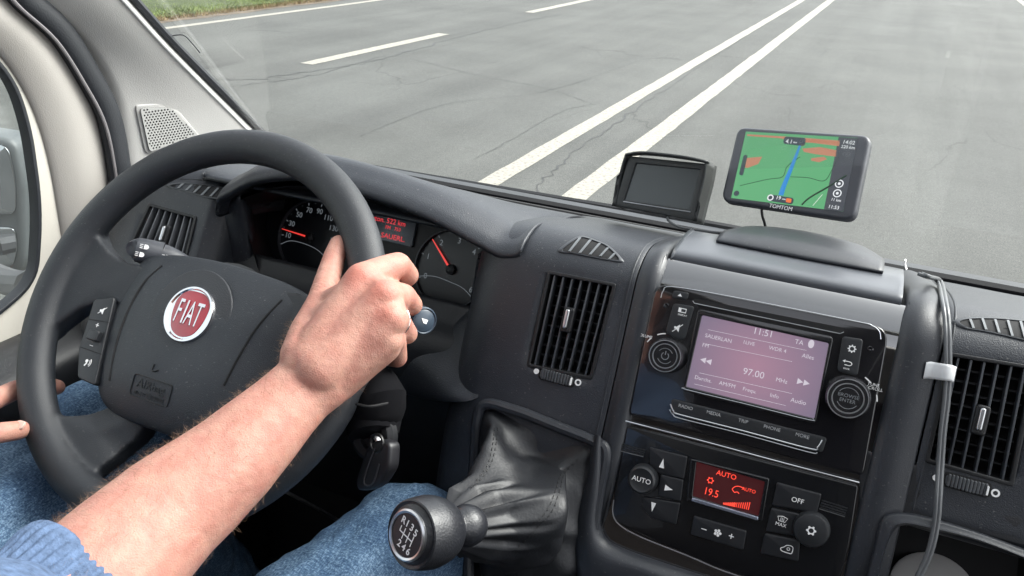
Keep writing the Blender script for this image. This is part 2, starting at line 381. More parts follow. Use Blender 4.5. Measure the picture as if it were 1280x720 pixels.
MB().tube([PX(x - 3, y + 2, -.843) for x, y in ge], .0022, 8, 5).build('pillar_highlight_bead', mat('highlight_bead', (.5, .5, .49), .4), van)  # pale bead drawn as the highlight along the pillar's rim
# speaker grille
hits = [np.array(PBV.ray_cast(Vector((0, 0, 0)), Vector(ray(x, y)))[0]) for x, y in ((175, 135), (235, 160), (190, 185))]
sn = np.cross(hits[1] - hits[0], hits[2] - hits[0]); sn = nrm(sn if sn[0] > 0 else -sn)
sg = Frame(sum(hits) / 3, sn, u=(0, 1, 0))
gl = rnd(sg.Ls([(168, 131), (214, 128), (251, 172), (181, 193)]), [.006, .010, .006, .008])
inner = rnd(sg.Ls([(173, 135), (211, 133), (245, 168), (185, 189)]), [.004, .008, .004, .006])
MB().curve([gl], sg, -.01, .0022, .0012).build('speaker_surround', GREY, van)
from mathutils.geometry import intersect_point_tri_2d
def inpoly(p, poly):
    c = False; j = len(poly) - 1
    for i in range(len(poly)):
        if (poly[i][1] > p[1]) != (poly[j][1] > p[1]) and p[0] < (poly[j][0] - poly[i][0]) * (p[1] - poly[i][1]) / (poly[j][1] - poly[i][1]) + poly[i][0]: c = not c
        j = i
    return c
sh = [(np.array(q) - np.mean(inner, 0)) * .93 + np.mean(inner, 0) for q in inner]
holes = []; xs = [q[0] for q in inner]; ys = [q[1] for q in inner]; st = .0043; j = 0
y = min(ys)
while y < max(ys):
    x = min(xs) + (j % 2) * st / 2
    while x < max(xs):
        if inpoly((x, y), sh): holes.append(circ((x, y), .00135, 7))
        x += st
    y += st * .8; j += 1
MB().curve([inner] + holes, sg, .0040, .0050, .0).build('speaker_grille', mat('grille_grey', (.33, .33, .32), .5), van)
MB().curve([inner], sg, .0031, .0034).build('speaker_cloth', VOID, van)
# roof with opening added for light, added rear wall, floor, right side (outside the picture; they shade the cab)
LINER = mat('headlining', (.62, .61, .58), .9, bump=.2, bscale=300)
PAINTW = mat('van_paint_white', (.75, .75, .74), .3, coat=.6)
b = MB(); b.box((-.9, -.02, .625), (.8, .14, .66)); b.box((-.9, -1.9, .625), (-.45, -.02, .66)); b.box((.35, -1.9, .625), (.8, -.02, .66)); b.box((-.45, -1.9, .625), (.35, -1.2, .66))  # gap in the middle is an added hatch that lights the cab
b.build('roof', LINER, van, smooth=0)
MB().box((-.95, -1.9, -1.24), (.85, 1.0, -1.20)).build('cab_floor', mat('floor_mat', (.012, .013, .015), .9, bump=.5, bscale=200), van, smooth=0)
b = MB(); b.box((.80, -1.9, -1.2), (.85, .9, -.38)); b.box((.80, -1.9, -.38), (.85, -.55, .62)); b.box((.80, -.55, .45), (.85, .35, .62))
b.build('side_panel', GREY, van, smooth=0)
b = MB(); b.box((-.97, -1.9, -1.2), (-.92, -.6, .62)); b.build('side_panel', GREY, van, smooth=0)
b = MB(); b.tube([(.80, 1.0, -.37), (.80, .775, -.12), (.80, .45, .25), (.80, .12, .6)], .035, 12, 5).build('windscreen_pillar', GREY, van)
MB().box((-.97, -1.95, -1.24), (.85, -1.9, .66)).build('rear_light_block', mat('light_block_brown', (.035, .026, .02), .5, var=.15), van, smooth=0)  # unseen wall added to keep sky light out of the glossy panel's reflections
MB().box((-.97, .70, -1.24), (-.93, 1.0, -.62)).build('kick_panel', DARK, van, smooth=0)
# cowl, bonnet edge and wiper outside the glass
cowl = MB(); rows = []
for x in np.linspace(-.95, .9, 14):
    k = ((x + .05) / .9)**2
    rows.append([(x, 1.02, -.398), (x, 1.04, -.384), (x, 1.09, -.388), (x, 1.15 , -.45), (x, 1.18 , -.60)])
cowl.sgrid(rows, 2, 4).build('scuttle_panel', mat('scuttle_grey', (.02, .021, .022), .7, bump=.3), van, solid=.003)
wp = MB(); wp.tube([(-.72, 1.062, -.380), (-.4, 1.058, -.376), (-.15, 1.055, -.372), (-.1, 1.053, -.374)], [.005, .007, .007, .004], 8, 6); wp.build('wiper_arm', BLACK, van)
b = MB(); rows = []
for x in np.linspace(-1.0, .9, 10):
    k = ((x + .05) / .9)**2
    rows.append([(x, 1.18 - .06 * k, -.50), (x, 1.35 - .1 * k, -.62), (x, 1.6 - .2 * k, -.80), (x, 1.72 - .3 * k, -1.1), (x, 1.75 - .3 * k, -1.6)])
b.sgrid(rows, 3, 5).build('bonnet', PAINTW, van, solid=.004)

# ---------------------------------------------------------------- door with window, seal and mirror
door = thing('side_door', 'beige-trimmed driver door with black-edged side window', 'door', (-.9, .3, -.9))
DX = -.90
win = [(-80, 60), (-30, 62), (0, 82), (20, 110), (33, 155), (41, 215), (46, 270), (46, 312), (38, 342), (20, 364), (0, 382), (-60, 420)]
def dP(x, y, d=0): return PX(x, y, DX + d)
DF = Frame((DX, .4, -.3), (1, 0, 0), u=(0, 1, 0))
wl_ = DF.Ls([(-300, -100), (-160, 0), (0, 80), (19, 108), (32, 155), (41, 215), (47, 270), (47, 312), (38, 344), (20, 366), (0, 384), (-200, 470), (-700, 560), (-900, 200)])
wl_ = [tuple(q) for q in cr(wl_, 5, True)]
yo, zo = DF.o[1], DF.o[2]
wl2 = [(max(min(q[0], .62), -.9), max(min(q[1], .85), -.2)) for q in wl_]
outer = rnd([(-.98, -.86), (.25, -.86), DF.L(172, 520), DF.L(160, 350), DF.L(154, 270), DF.L(145, 205), DF.L(130, 150), DF.L(104, 100), DF.L(68, 44), DF.L(18, 0), DF.L(-60, -50), (-.05, .86), (-.98, .86)], [.02, .05, .04, .02, .02, .02, .02, .02, .02, .02, .02, .02, .02])
wpoly = rnd([DF.L(-250, 560), DF.L(0, 390), DF.L(44, 350), DF.L(50, 262), DF.L(36, 160), DF.L(15, 96), DF.L(-80, 0), (-.25, .72), (-.85, .72), (-.85, DF.L(0, 390)[1] - .02)], [.02, .05, .06, .1, .1, .1, .1, .05, .05, .05], 7)
MB().curve([outer, wpoly], DF, -.014, .0, .003).build('door_frame', CREAM, door)
def inset(lp, k):
    P = np.array(lp); c = P.mean(0); out = []
    n = len(P)
    for i in range(n):
        t = P[(i + 1) % n] - P[i - 1]; t = t / (np.linalg.norm(t) + 1e-9); out.append(tuple(P[i] + k * np.array([-t[1], t[0]])))
    return out
area = sum(wpoly[i - 1][0] * wpoly[i][1] - wpoly[i][0] * wpoly[i - 1][1] for i in range(len(wpoly)))
sg_ = 1 if area > 0 else -1
MB().curve([inset(wpoly, -.002 * sg_), inset(wpoly, .003 * sg_)], DF, -.012, .004, .001).build('window_seal', RUBBER, door)
MB().curve([inset(wpoly, .001 * sg_)], DF, -.014, -.010).build('side_window', SIDEGLASS, door)
# taupe inner panel between window frame and seal
inn = [(-60, -40), (0, 12), (42, 58), (78, 112), (104, 180), (122, 240), (134, 310), (142, 380), (148, 470)]
out_ = [(-10, -40), (8, -18), (55, 20), (98, 72), (124, 122), (137, 180), (145, 250), (150, 330), (156, 420)]
fr_in = [(-90, 10), (-50, 30), (0, 66), (31, 109), (52, 156), (66, 208), (75, 260), (84, 320), (98, 430)]
rows = []
for a, c, d in zip(fr_in, inn, out_):
    A = PX(*a, DX + .004); Bm = PX(*((np.array(a) * .55 + np.array(d) * .45)), DX + .016); Cc = PX(*((np.array(a) * .2 + np.array(d) * .8)), DX + .012); Dd = PX(*d, DX + .002)
    rows.append([A + np.array([-.01, 0, 0]), A, Bm, Cc, Dd, Dd + np.array([-.02, 0, 0])])
MB().sgrid(rows, 5, 4).build('window_surround', TAUPE, door, solid=.003, smooth=60)
sealp = [PX((a[0] + d[0]) / 2, (a[1] + d[1]) / 2, DX + .016) for a, d in zip([(0, -45), (30, 0), (78, 46), (112, 100), (136, 150), (148, 208), (154, 270), (160, 350), (166, 440)], [(0, -45), (22, -14), (70, 30), (106, 84), (134, 138), (148, 205), (154, 270), (160, 350), (166, 440)])]
MB().tube(sealp, .0165, 14, 6, flat=.75, up=(1, 0, 0)).build('door_seal', RUBBER, van)
MB().tube([p + np.array([.007, -.012, -.009]) for p in sealp], .0022, 8, 6).build('door_seal_lip', mat('seal_lip_grey', (.16, .15, .155), .5), van)
# door lower: dark armrest top with handle recess
b = MB(); rows = []
for y in (-.4, 0, .25, .40, .52, .60, .66):
    rows.append([(DX, y, -.495), (DX + .03, y, -.49), (DX + .075, y, -.50), (DX + .085, y, -.525), (DX + .07, y, -.58), (DX + .03, y, -.64), (DX, y, -.66)])
b.sgrid(rows, 3, 4).build('armrest', DARK, door, solid=.003, smooth=60)
# mirror outside
mir = thing('door_mirror', 'two-pane door mirror in dark housing seen through side window', 'mirror', PD(-20, 260, 1.30))
mf = Frame(PD(-20, 250, 1.30), (.7, -1.5, .16), u=(1, .45, 0))
hous = rnd([mf.L(-150, 150), mf.L(16, 175), mf.L(27, 230), mf.L(27, 330), mf.L(14, 350), mf.L(-150, 370)], .02)
MB().curve([hous], mf, -.08, -.004, .01).build('mirror_housing', mat('mirror_housing_grey', (.09, .10, .105), .5, bump=.2), mir)
MG = mat('mirror_glass', (.42, .44, .46), .03, metal=1)
MB().curve([rnd([mf.L(-130, 165), mf.L(10, 182), mf.L(19, 225), mf.L(20, 268), mf.L(-130, 268)], .015)], mf, -.004, .001, .0006).build('main_mirror', MG, mir)
MB().curve([rnd([mf.L(-130, 282), mf.L(18, 284), mf.L(22, 310), mf.L(16, 334), mf.L(-130, 350)], .012)], mf, -.004, .001, .0006).build('wide_angle_mirror', MG, mir)
MB().tube([PD(-40, 330, 1.28), PD(10, 352, 1.2), PD(38, 356, 1.12)], .02, 10, 5).build('mirror_arm', mat('mirror_arm_grey', (.12, .12, .125), .5), mir)

# ---------------------------------------------------------------- dashboard
dash = thing('dashboard', 'dark grey plastic dashboard with slatted air vents, hooded dials and black centre column', 'dashboard', (-.2, .8, -.9))
PRF = [(.60, -.66), (.575, -.58), (.598, -.48), (.642, -.38), (.669, -.32), (.680, -.300), (.697, -.2885), (.72, -.2850), (.75, -.290), (.80, -.303), (.90, -.333), (.975, -.358)]
PRS = cr(PRF, 8)
def PR(px, py, lift=0):                    # pixel -> point on the dash profile (a sheet that runs along X)
    r = ray(px, py); best = None
    for i in range(len(PRS) - 1):
        (y0, z0), (y1, z1) = PRS[i], PRS[i + 1]
        k = r[2] / r[1]                    # z = k y on the ray
        den = (z1 - z0) - k * (y1 - y0)
        if abs(den) < 1e-9: continue
        t = (k * y0 - z0) / den
        if -.01 <= t <= 1.01:
            y = y0 + t * (y1 - y0)
            if best is None or y < best[0]: best = (y, z0 + t * (z1 - z0), nrm([0, -(z1 - z0), (y1 - y0)]), i + t)
    if best is None: return PY(px, py, .75)
    y, z, n, s = best
    return r * (y / r[1]) + n * lift
FACE = tilt((-.05, .66, -.34), 24)
def strip(name, m, rowpx, lift=0, a=4, b=5, parent=dash, **k):
    return MB().sgrid([[PR(x, y, lift) for x, y in r] for r in rowpx], a, b).build(name, m, parent, **k)
# housings: profile swept along x with an edge falling back on the sides
def cut_open(mb, cuts):
    me = bpy.data.meshes.new('h'); me.from_pydata(mb.v, [], mb.f); me.update()
    bm = bmesh.new(); bm.from_mesh(me); bmesh.ops.remove_doubles(bm, verts=bm.verts, dist=1e-6)
    for fr, lp in cuts:
        L = [np.array(q) for q in fr.Ls(lp, 0)]
        for i in range(4):
            p, q = L[i], L[(i + 1) % 4]; t = nrm(q - p); n2 = fr.u * -t[1] + fr.v * t[0]
            bmesh.ops.bisect_plane(bm, geom=bm.verts[:] + bm.edges[:] + bm.faces[:], plane_co=Vector(fr.W(*p)), plane_no=Vector(n2))
        kill = []
        for f in bm.faces:
            c = np.array(f.calc_center_median()) - fr.o
            if abs(c @ fr.n) < .02 and inpoly((c @ fr.u, c @ fr.v), [tuple(q) for q in L]): kill.append(f)
        bmesh.ops.delete(bm, geom=kill, context='FACES')
    out = MB(); bm.verts.index_update(); out.v = [tuple(v.co) for v in bm.verts]; out.f = [tuple(v.index for v in f.verts) for f in bm.faces]; bm.free()
    return out
def housing(name, m, xs, offs, prof=PRF, lift=0, parent=dash, solid=.004, cuts=None):
    P = cr(prof, 4); rows = []
    for i, (y, z) in enumerate(P):
        a = P[max(i - 1, 0)]; c = P[min(i + 1, len(P) - 1)]; n = nrm([0, -(c[1] - a[1]), c[0] - a[0]])
        rows.append([np.array([x, y, z]) + n * (lift - o) for x, o in zip(xs, offs)])
    R = [cr(r, 4) for r in rows]
    mb = MB().grid(R)
    if cuts: mb = cut_open(mb, cuts)
    return mb.build(name, m, parent, solid=solid, smooth=50)
# continuous sheet under everything (top, both sides)
b = MB(); rows = []
TOP = [(.70, -.302), (.72, -.300), (.76, -.306), (.82, -.322), (.90, -.345), (.96, -.362), (1.04, -.372)]
for (y, z) in TOP: rows.append([(x, y, z) for x in (max(-.845, -.72 - (y - .72) * .62), -.70, -.6, -.3, 0, .3, .6, .84)])
b.sgrid(rows, 3, 3).build('dash_top', DASH, dash, solid=.004)
# black gasket and defrost slot along the glass
b = MB(); rows = []
for x in np.linspace(-.9, .82, 18): rows.append([(x, .925, -.345), (x, .93, -.339), (x, .985, -.3535), (x, 1.0, -.362)])
b.grid(rows).build('screen_base_strip', MATTE, dash, solid=.004)
b = MB(); rows = []
for x in np.linspace(-.62, .05, 14): rows.append([(x, .90, -.337), (x, .906, -.334), (x, .925, -.340), (x, .93, -.345)])
b.grid(rows).build('defrost_slot', VOID, dash, solid=.002)

# centre vent housing
xs = [-.175, -.1755, -.178, -.24, -.29, -.315, -.335, -.350, -.358]
of = [.03, .004, 0, 0, 0, .004, .018, .05, .10]
V1 = [(688, 343), (766, 358), (737, 470), (663, 455)]; V2 = [(1190, 446), (1290, 462), (1262, 602), (1162, 574)]; V3 = [(188, 258), (243, 273), (229, 332), (163, 312)]
housing('vent_housing', DASH, xs, of, cuts=[(FACE, V1)])
# stack frame columns left and right
xs = [-.173, -.1725, -.169, -.160, -.152, -.1495, -.149]; of = [.03, .003, -.001, -.004, -.001, .006, .03]
colm = housing('stack_column', FASCIA, xs, of)
xs = [.049, .0495, .052, .063, .078, .083, .0835]; of = [.03, .006, -.001, -.005, -.002, .003, .03]
housing('stack_column', FASCIA, xs, of)
xs = [.0865, .087, .0895, .16, .23, .26, .275, .28]; of = [.03, .004, 0, 0, 0, .01, .04, .08]
housing('vent_housing', DASH, xs, of, prof=[(.66, -.452), (.630, -.447), (.6215, -.430), (.628, -.412)] + PRF[3:], cuts=[(FACE, V2)])
xs = [.27, .35, .55, .75, .84]; of = [.06, .055, .05, .06, .10]
housing('passenger_panel', DASH, xs, of)

def vent(fr, lp, nslat, tabpx, parent, mslat, tabd=.004, depth=.03, wheel=None):
    """lp: 4 pixels TL TR BR BL of the opening"""
    L = fr.Ls(lp, 0); t = thing_part = None
    inner = rnd(L, .002); c = np.mean(L, 0)
    outer = [tuple(c + (np.array(q) - c) * 1.0 + np.sign(np.array(q) - c) * .0032) for q in L]
    root = MB().curve([rnd(outer, .003), inner], fr, -.001, .0016, .0007).build('air_vent', BLACK, parent)
    TL, TR, BR, BL = [np.array(q) for q in L]
    b = MB(); rows = [[fr.W(q[0], q[1], d) for q in inner] for d in (-.0005, -.034)]
    b.grid(rows, True).cap(rows[1]); b.build('duct', VOID, root, smooth=0)
    b = MB()
    for i in range(1, 9):
        k = i / 9; a, e = TL * (1 - k) + BL * k, TR * (1 - k) + BR * k
        b.curve([[(a[0], a[1] - .0006), (e[0], e[1] - .0006), (e[0], e[1] + .0006), (a[0], a[1] + .0006)]], fr, -.026, -.012)
    b.build('rear_vanes', mat('vane_dark', (.02, .022, .026), .45), root, smooth=0)
    for i in range(0, nslat + 1):
        k = (i + .5) / (nslat + 1); a, e = TL * (1 - k) + TR * k, BL * (1 - k) + BR * k
        w = .0008
        MB().curve([[(a[0] - w, a[1]), (a[0] + w, a[1]), (e[0] + w, e[1]), (e[0] - w, e[1])]], fr, -.010, .0004, .0004).build('slat', mslat, root)
    tb = fr.L(*tabpx, .006)
    MB().curve([rnd(rect(tb, .0105, .024), .003)], fr, -.004, .004, .0015).build('slider_tab', BLACK, root)
    MB().curve([rnd(rect((tb[0] - .0005, tb[1] + .001), .0042, .018), .0018)], fr, .004, .0075, .0012).build('tab_grip', SILVER, root)
    if wheel:
        a = fr.L(*wheel[0], .0); e = fr.L(*wheel[1], .0); mid = ((a[0] + e[0]) / 2, (a[1] + e[1]) / 2); w = e[0] - a[0]
        MB().curve([rnd(rect(mid, w + .0035, .0125), .004)], fr, -.001, .0009, .0003).build('wheel_recess', VOID, root)
        bb = MB()
        for j in range(11):
            x = mid[0] - w * .42 + w * .84 * j / 10
            bb.curve([rnd(rect((x, mid[1]), .0022, .0098), .0008)], fr, .001, .0052 - .0018 * abs(j - 5) / 5, .0005)
        bb.curve([rnd(rect(mid, w, .0075), .002)], fr, .0005, .0028, .0005)
        bb.build('thumbwheel', mat('thumbwheel_rubber', (.05, .054, .06), .4), root)
        MB().curve([rnd(rect((mid[0] + w * .46, mid[1]), .0012, .007), .0004)], fr, .001, .0056).build('thumbwheel_mark', PRINT, root)
        dl = fr.L(*wheel[2], .0); dr = fr.L(*wheel[3], .0)
        MB().curve([circ(dl, .0026)], fr, .0008, .0016).build('closed_mark', PRINT, root)
        MB().curve([circ(dr, .0031), circ(dr, .0018)], fr, .0008, .0016).build('open_mark', PRINT, root)
    return root
SLAT = mat('slat_plastic', (.045, .05, .058), .35)
vent(FACE, V1, 6, (708, 400), dash, SLAT, wheel=((676, 467), (717, 476), (671, 464), (723, 478)))
vent(FACE, V2, 5, (1227, 526), dash, SLAT, wheel=((1181, 600), (1236, 611), (1170, 597), (1244, 616)))
# demister slots on the crest
def demister(name, pxo, n0, n1, nsl, parent=dash, lift=.0006, surf=PR):
    C = cr(pxo, 6, True); rim_o = C; cc = np.mean(np.array(pxo), 0)
    b = MB(); outr = [surf(*(cc + (np.array(p) - cc) * 1.13), lift * 2.2) for p in C]; innr = [surf(*p, lift * 2.6) for p in C]; low = [surf(*p, -.001) for p in C]
    oo = [surf(*(cc + (np.array(p) - cc) * 1.20), -.0006) for p in C]
    b.grid([oo, outr, innr, low], True)
    root = b.build(name, mat('demister_surround', (.035, .038, .044), .4, bump=.2), parent, smooth=60)
    MB().grid([[surf(*(cc + (np.array(p) - cc) * k), lift) for p in C] for k in (1.02, .85, .65, .45, .25, .05)], True).build('slot_depth', VOID, root, smooth=0)
    b = MB()
    for i in range(1, nsl + 1):
        k = i / (nsl + 1); a = np.array(n0[0]) * (1 - k) + np.array(n0[1]) * k; e = np.array(n1[0]) * (1 - k) + np.array(n1[1]) * k
        # clip rib to the outline
        pts = [a + (e - a) * t for t in np.linspace(0, 1, 15)]
        pts = [p for p in pts if inpoly(p, [tuple(q) for q in C])]
        if len(pts) < 2: continue
        w = 1.5; rows = [[surf(p[0] - w, p[1], lift * 1.6), surf(p[0] - w, p[1], lift * 3), surf(p[0] + w, p[1], lift * 3), surf(p[0] + w, p[1], lift * 1.6)] for p in pts]
        b.grid(rows)
    b.build('ribs', mat('rib_grey', (.13, .14, .15), .4), root, smooth=0)
    return root
demister('demister_vent', [(703, 314), (716, 303), (728, 298), (745, 303), (760, 310), (774, 325), (762, 325), (740, 321), (720, 317)], [(712, 296), (790, 312)], [(694, 320), (770, 331)], 5)
demister('demister_vent', [(1199, 404), (1212, 400), (1245, 400), (1285, 404), (1320, 412), (1318, 432), (1280, 425), (1240, 416), (1212, 411)], [(1195, 396), (1322, 404)], [(1205, 420), (1330, 440)], 7)

# left vent housing (partly behind the wheel)
LV = tilt((-.72, .68, -.343), 32)
lvs = [(-.93, .11), (-.90, .07), (-.865, .035), (-.835, .010), (-.76, 0), (-.70, 0), (-.685, .003), (-.672, .018), (-.668, .05)]
LPR = [(.56, -.66), (.59, -.50), (.625, -.425), (.660, -.376), (.680, -.343), (.692, -.320), (.708, -.305), (.73, -.300), (.78, -.307), (.86, -.328), (.95, -.352)]
housing('vent_housing', DASH, [a for a, _ in lvs], [o for _, o in lvs], prof=LPR, cuts=[(LV, V3)])
vent(LV, V3, 6, (203, 293), dash, mat('slat_light', (.09, .095, .105), .35), wheel=None)
LPS = cr(LPR, 8)
def PL(px, py, lift=0):
    global PRS
    keep = PRS; PRS = LPS
    try: return PR(px, py, lift)
    finally: PRS = keep
demister('demister_vent', [(214, 233), (232, 230), (262, 233), (292, 238), (290, 246), (264, 247), (238, 240)], [(222, 226), (300, 234)], [(206, 240), (282, 254)], 6, surf=PL)
MB().tube([PL(x, y, .0005) for x, y in [(226, 224), (260, 226), (292, 229)]], .0007, 6, 4).build('seam', VOID, dash)
# round wall left of the binnacle
b = MB(); rows = []
for (x0, y0, x1, y1, x2, y2) in [(288, 246, 296, 244, 306, 250), (268, 262, 284, 262, 310, 268), (254, 285, 276, 290, 314, 300), (246, 318, 270, 330, 320, 330), (244, 360, 270, 370, 330, 352), (250, 420, 290, 420, 350, 380)]:
    rows.append([PY(x0, y0, .72), PY((x0 + x1) / 2, (y0 + y1) / 2, .705), PY(x1, y1, .695), PY((x1 + x2) / 2, (y1 + y2) / 2, .695), PY(x2, y2, .705), PY(x2 + 6, y2, .73)])
b.sgrid(rows, 4, 4).build('binnacle_side', DASH, dash, solid=.003, smooth=60)

# instrument binnacle hood
ST = [(-.668, -.335, -.318), (-.664, -.318, -.290), (-.645, -.306, -.270), (-.61, -.287, -.258), (-.555, -.273, -.250), (-.50, -.273, -.249), (-.44, -.279, -.251), (-.385, -.289, -.255), (-.335, -.304, -.264), (-.312, -.311, -.270), (-.296, -.309, -.275), (-.288, -.304, -.280)]
rows = []
for x, zl, zt in ST:
    zb = lambda y: -.262 - (y - .70) * .36
    rows.append([(x, .765, zl - .012), (x, .70, zl - .002), (x, .681, zl - .001), (x, .6745, zl + .004), (x, .677, zl + .010), (x, .688, min(zl + .017, zt)), (x, .715, min(zl + .022, zt + .002)), (x, .765, min(zl + .010, -.281)), (x, .84, -.312), (x, .93, -.352)])
b = MB(); b.sgrid(rows, 5, 4).build('binnacle_hood', DASH, dash, solid=.003, smooth=60)
# recess walls
CL = tilt((-.5, .78, -.375), math.degrees(.44))
L0 = [(300, 252, .695), (318, 243, .69), (345, 234, .688), (400, 234, .685), (470, 252, .683), (547, 282, .682), (612, 316, .682), (640, 322, .685), (612, 352, .70), (590, 385, .70), (560, 408, .69), (520, 420, .68), (460, 415, .675), (400, 395, .675), (350, 372, .68), (326, 345, .69), (314, 305, .70), (304, 275, .70)]
L1 = [(335, 262), (345, 255), (360, 248), (410, 248), (470, 258), (540, 280), (600, 305), (622, 325), (612, 360), (592, 385), (560, 402), (520, 404), (460, 392), (400, 372), (362, 350), (345, 325), (335, 300), (332, 280)]
A = cr([PY(*q) for q in L0], 5, True); B_ = cr([CL.P(x, y, .0) for x, y in L1], 5, True)
rows = [[a * (1 - k) + c * k for a, c in zip(A, B_)] for k in (0, .15, .5, 1)]
MB().grid(rows, True).build('binnacle_recess', BLACK, dash, smooth=60)
# lower dash, driver's side
b = MB(); rows = []
for (y, z, o) in [(.705, -.385, 0), (.690, -.402, 0), (.668, -.412, 0), (.655, -.43, 0), (.652, -.47, 0), (.66, -.54, 0), (.69, -.62, 0), (.74, -.70, 0), (.80, -.80, 0)]:
    rows.append([(x, y + .02 * abs((x + .6) / .3)**2 * 0, z) for x in (-.93, -.8, -.7, -.6, -.5, -.42, -.36, -.32, -.29)])
b.sgrid(rows, 4, 2).build('knee_panel', DARK, dash, solid=.004, smooth=60)
rows = []
for (x, y, Y, tx, ty, tY) in [(380, 386, .675, 380, 450, .652), (430, 406, .675, 440, 470, .650), (480, 418, .677, 500, 490, .649), (520, 420, .68, 560, 500, None), (560, 408, .69, 600, 490, None), (590, 385, .70, 628, 440, None), (602, 368, .70, 630, 400, None), (614, 350, .70, 626, 362, None), (622, 338, .70, 628, 342, None)]:
    a_ = PY(x, y, Y); e_ = PY(tx, ty, tY) if tY else PR(tx, ty, -.0012); k_ = 1 if x < 600 else (.35 if x < 612 else -.1); m1 = a_ * .72 + e_ * .28; m2 = a_ * .35 + e_ * .65; n_ = np.array([-.25, -.85, .35])
    rows.append([a_ + np.array([0, .03, .004]), a_, m1 + n_ * .004 * k_, m2 + n_ * .003 * k_, e_, e_ + np.array([.004, .006, -.004])])
MB().sgrid(rows, 5, 4).build('binnacle_surround', DASH, dash, smooth=60, solid=.002)
# instrument cluster
clu = MB().curve([rnd(CL.Ls([(320, 225), (480, 245), (690, 300), (610, 430), (480, 425), (310, 370)]), .01)], CL, -.01, -.003).build('instrument_cluster', BLACK, dash)
DIAL = mat('dial_face', (.006, .008, .011), .35); DIMW = emis('dial_print', (.55, .62, .68), .15); NEED = emis('needle_red', (1, .06, .05), .6)
def gauge(hub, r, labels, ang_needle, a0, a1, kind):
    c = CL.L(*hub)
    root = MB().curve([circ(c, r, 48)], CL, -.003, -.001).build(kind, DIAL, clu)
    MB().curve([circ(c, r, 48), circ(c, r - .0018, 48)], CL, -.003, .004, .0006).build('dial_ring', mat('ring_grey', (.035, .04, .047), .3), clu)
    b = MB(); nl = len(labels)
    for i, s in enumerate(labels):
        a = math.radians(a0 + (a1 - a0) * i / (nl - 1))
        p0 = (c[0] + (r - .006) * math.cos(a), c[1] + (r - .006) * math.sin(a)); p1 = (c[0] + (r - .003) * math.cos(a), c[1] + (r - .003) * math.sin(a))
        q = np.array([-math.sin(a), math.cos(a)]) * .0004
        b.curve([[(p0[0] + q[0], p0[1] + q[1]), (p1[0] + q[0], p1[1] + q[1]), (p1[0] - q[0], p1[1] - q[1]), (p0[0] - q[0], p0[1] - q[1])]], CL, -.0008, -.0005)
        if s: b.text(s, CL, (c[0] + (r - .0125) * math.cos(a), c[1] + (r - .0125) * math.sin(a)), .0095 if nl < 10 else .0066, -.0008, .0001)
    for i in range((nl - 1) * 2 + 1):
        a = math.radians(a0 + (a1 - a0) * i / (nl - 1) / 2); b.fbox(CL, c[0] + (r - .004) * math.cos(a) - .0002, c[1] + (r - .004) * math.sin(a) - .0002, c[0] + (r - .004) * math.cos(a) + .0004, c[1] + (r - .004) * math.sin(a) + .0004, -.0008, -.0006)
    arc = [(-.95, -.36), (-.45, -.26), (0, -.30), (.45, -.40), (.92, -.72)] if kind == 'rev_counter' else [(-.92, -.36), (-.6, -.2), (-.1, -.20), (.35, -.3), (.75, -.55)]
    b.tube([CL.W(c[0] + x * r, c[1] + y * r, -.0006) for x, y in arc], .00045, 5, 6)
    b.build('dial_marks', DIMW, root, smooth=0)
    a = math.radians(ang_needle); t = np.array([math.cos(a), math.sin(a)]); q = np.array([-t[1], t[0]])
    base = np.array(c); tip = base + t * (r - .004); s0 = base + t * .004
    MB().curve([[tuple(s0 + q * .0011), tuple(tip + q * .0004), tuple(tip - q * .0004), tuple(s0 - q * .0011)]], CL, .002, .003).build('needle', NEED, root, smooth=0)
    MB().lathe(CL, c, [(.0062, -.001), (.0058, .0035), (.004, .0045), (0, .0048)], 20).build('needle_hub', DARK, root)
gauge((388, 297), .047, ['10', '30', '50', '70', '90', '110', '130', '150', '170'], 176, 186, -22, 'speedometer')
gauge((564, 337), .0470, ['0', '1', '2', '3', '4', '5', '6'], 136, 204, -31, 'rev_counter')
dl = CL.Ls([(452, 257), (522, 272), (515, 309), (446, 293)])
dd = MB().curve([rnd(dl, .002)], CL, -.003, .0012, .0004).build('trip_display', mat('lcd_grey', (.10, .125, .15), .25), clu)
b = MB(); b.text('Auton. 522 km', CL, CL.L(484, 276), .0088, .0014); b.text('FM   753', CL, CL.L(492, 286), .006, .0014); b.text('SAUERL.', CL, CL.L(492, 297), .0085, .0014, sx=1.1)
b.build('display_text', emis('lcd_red', (1, .05, .07), .55), dd, smooth=0)

# ---------------------------------------------------------------- centre stack fascia (glossy black)
GPRF = [(.572, -.538), (.598, -.48), (.642, -.38), (.664, -.332), (.6715, -.315), (.677, -.305), (.685, -.2965), (.6945, -.2895), (.703, -.2855), (.706, -.288)]
housing('stack_fascia', GLOSS, [-.1535, -.15, -.10, -.05, 0, .048, .0535], [0, 0, 0, 0, 0, 0, 0], prof=GPRF, lift=-.001)
# satin pad above it
b = MB(); rows = []
for (y, z) in [(.7055, -.292), (.7055, -.2835), (.712, -.2795), (.73, -.2790), (.755, -.2795), (.785, -.284)]: rows.append([(x, y, z - .0012 * ((x + .05) / .1)**4) for x in (-.149, -.145, -.10, -.05, 0, .043, .0475)])
b.sgrid(rows, 4, 3).build('stack_pad', SATIN, dash, solid=.003, smooth=50)
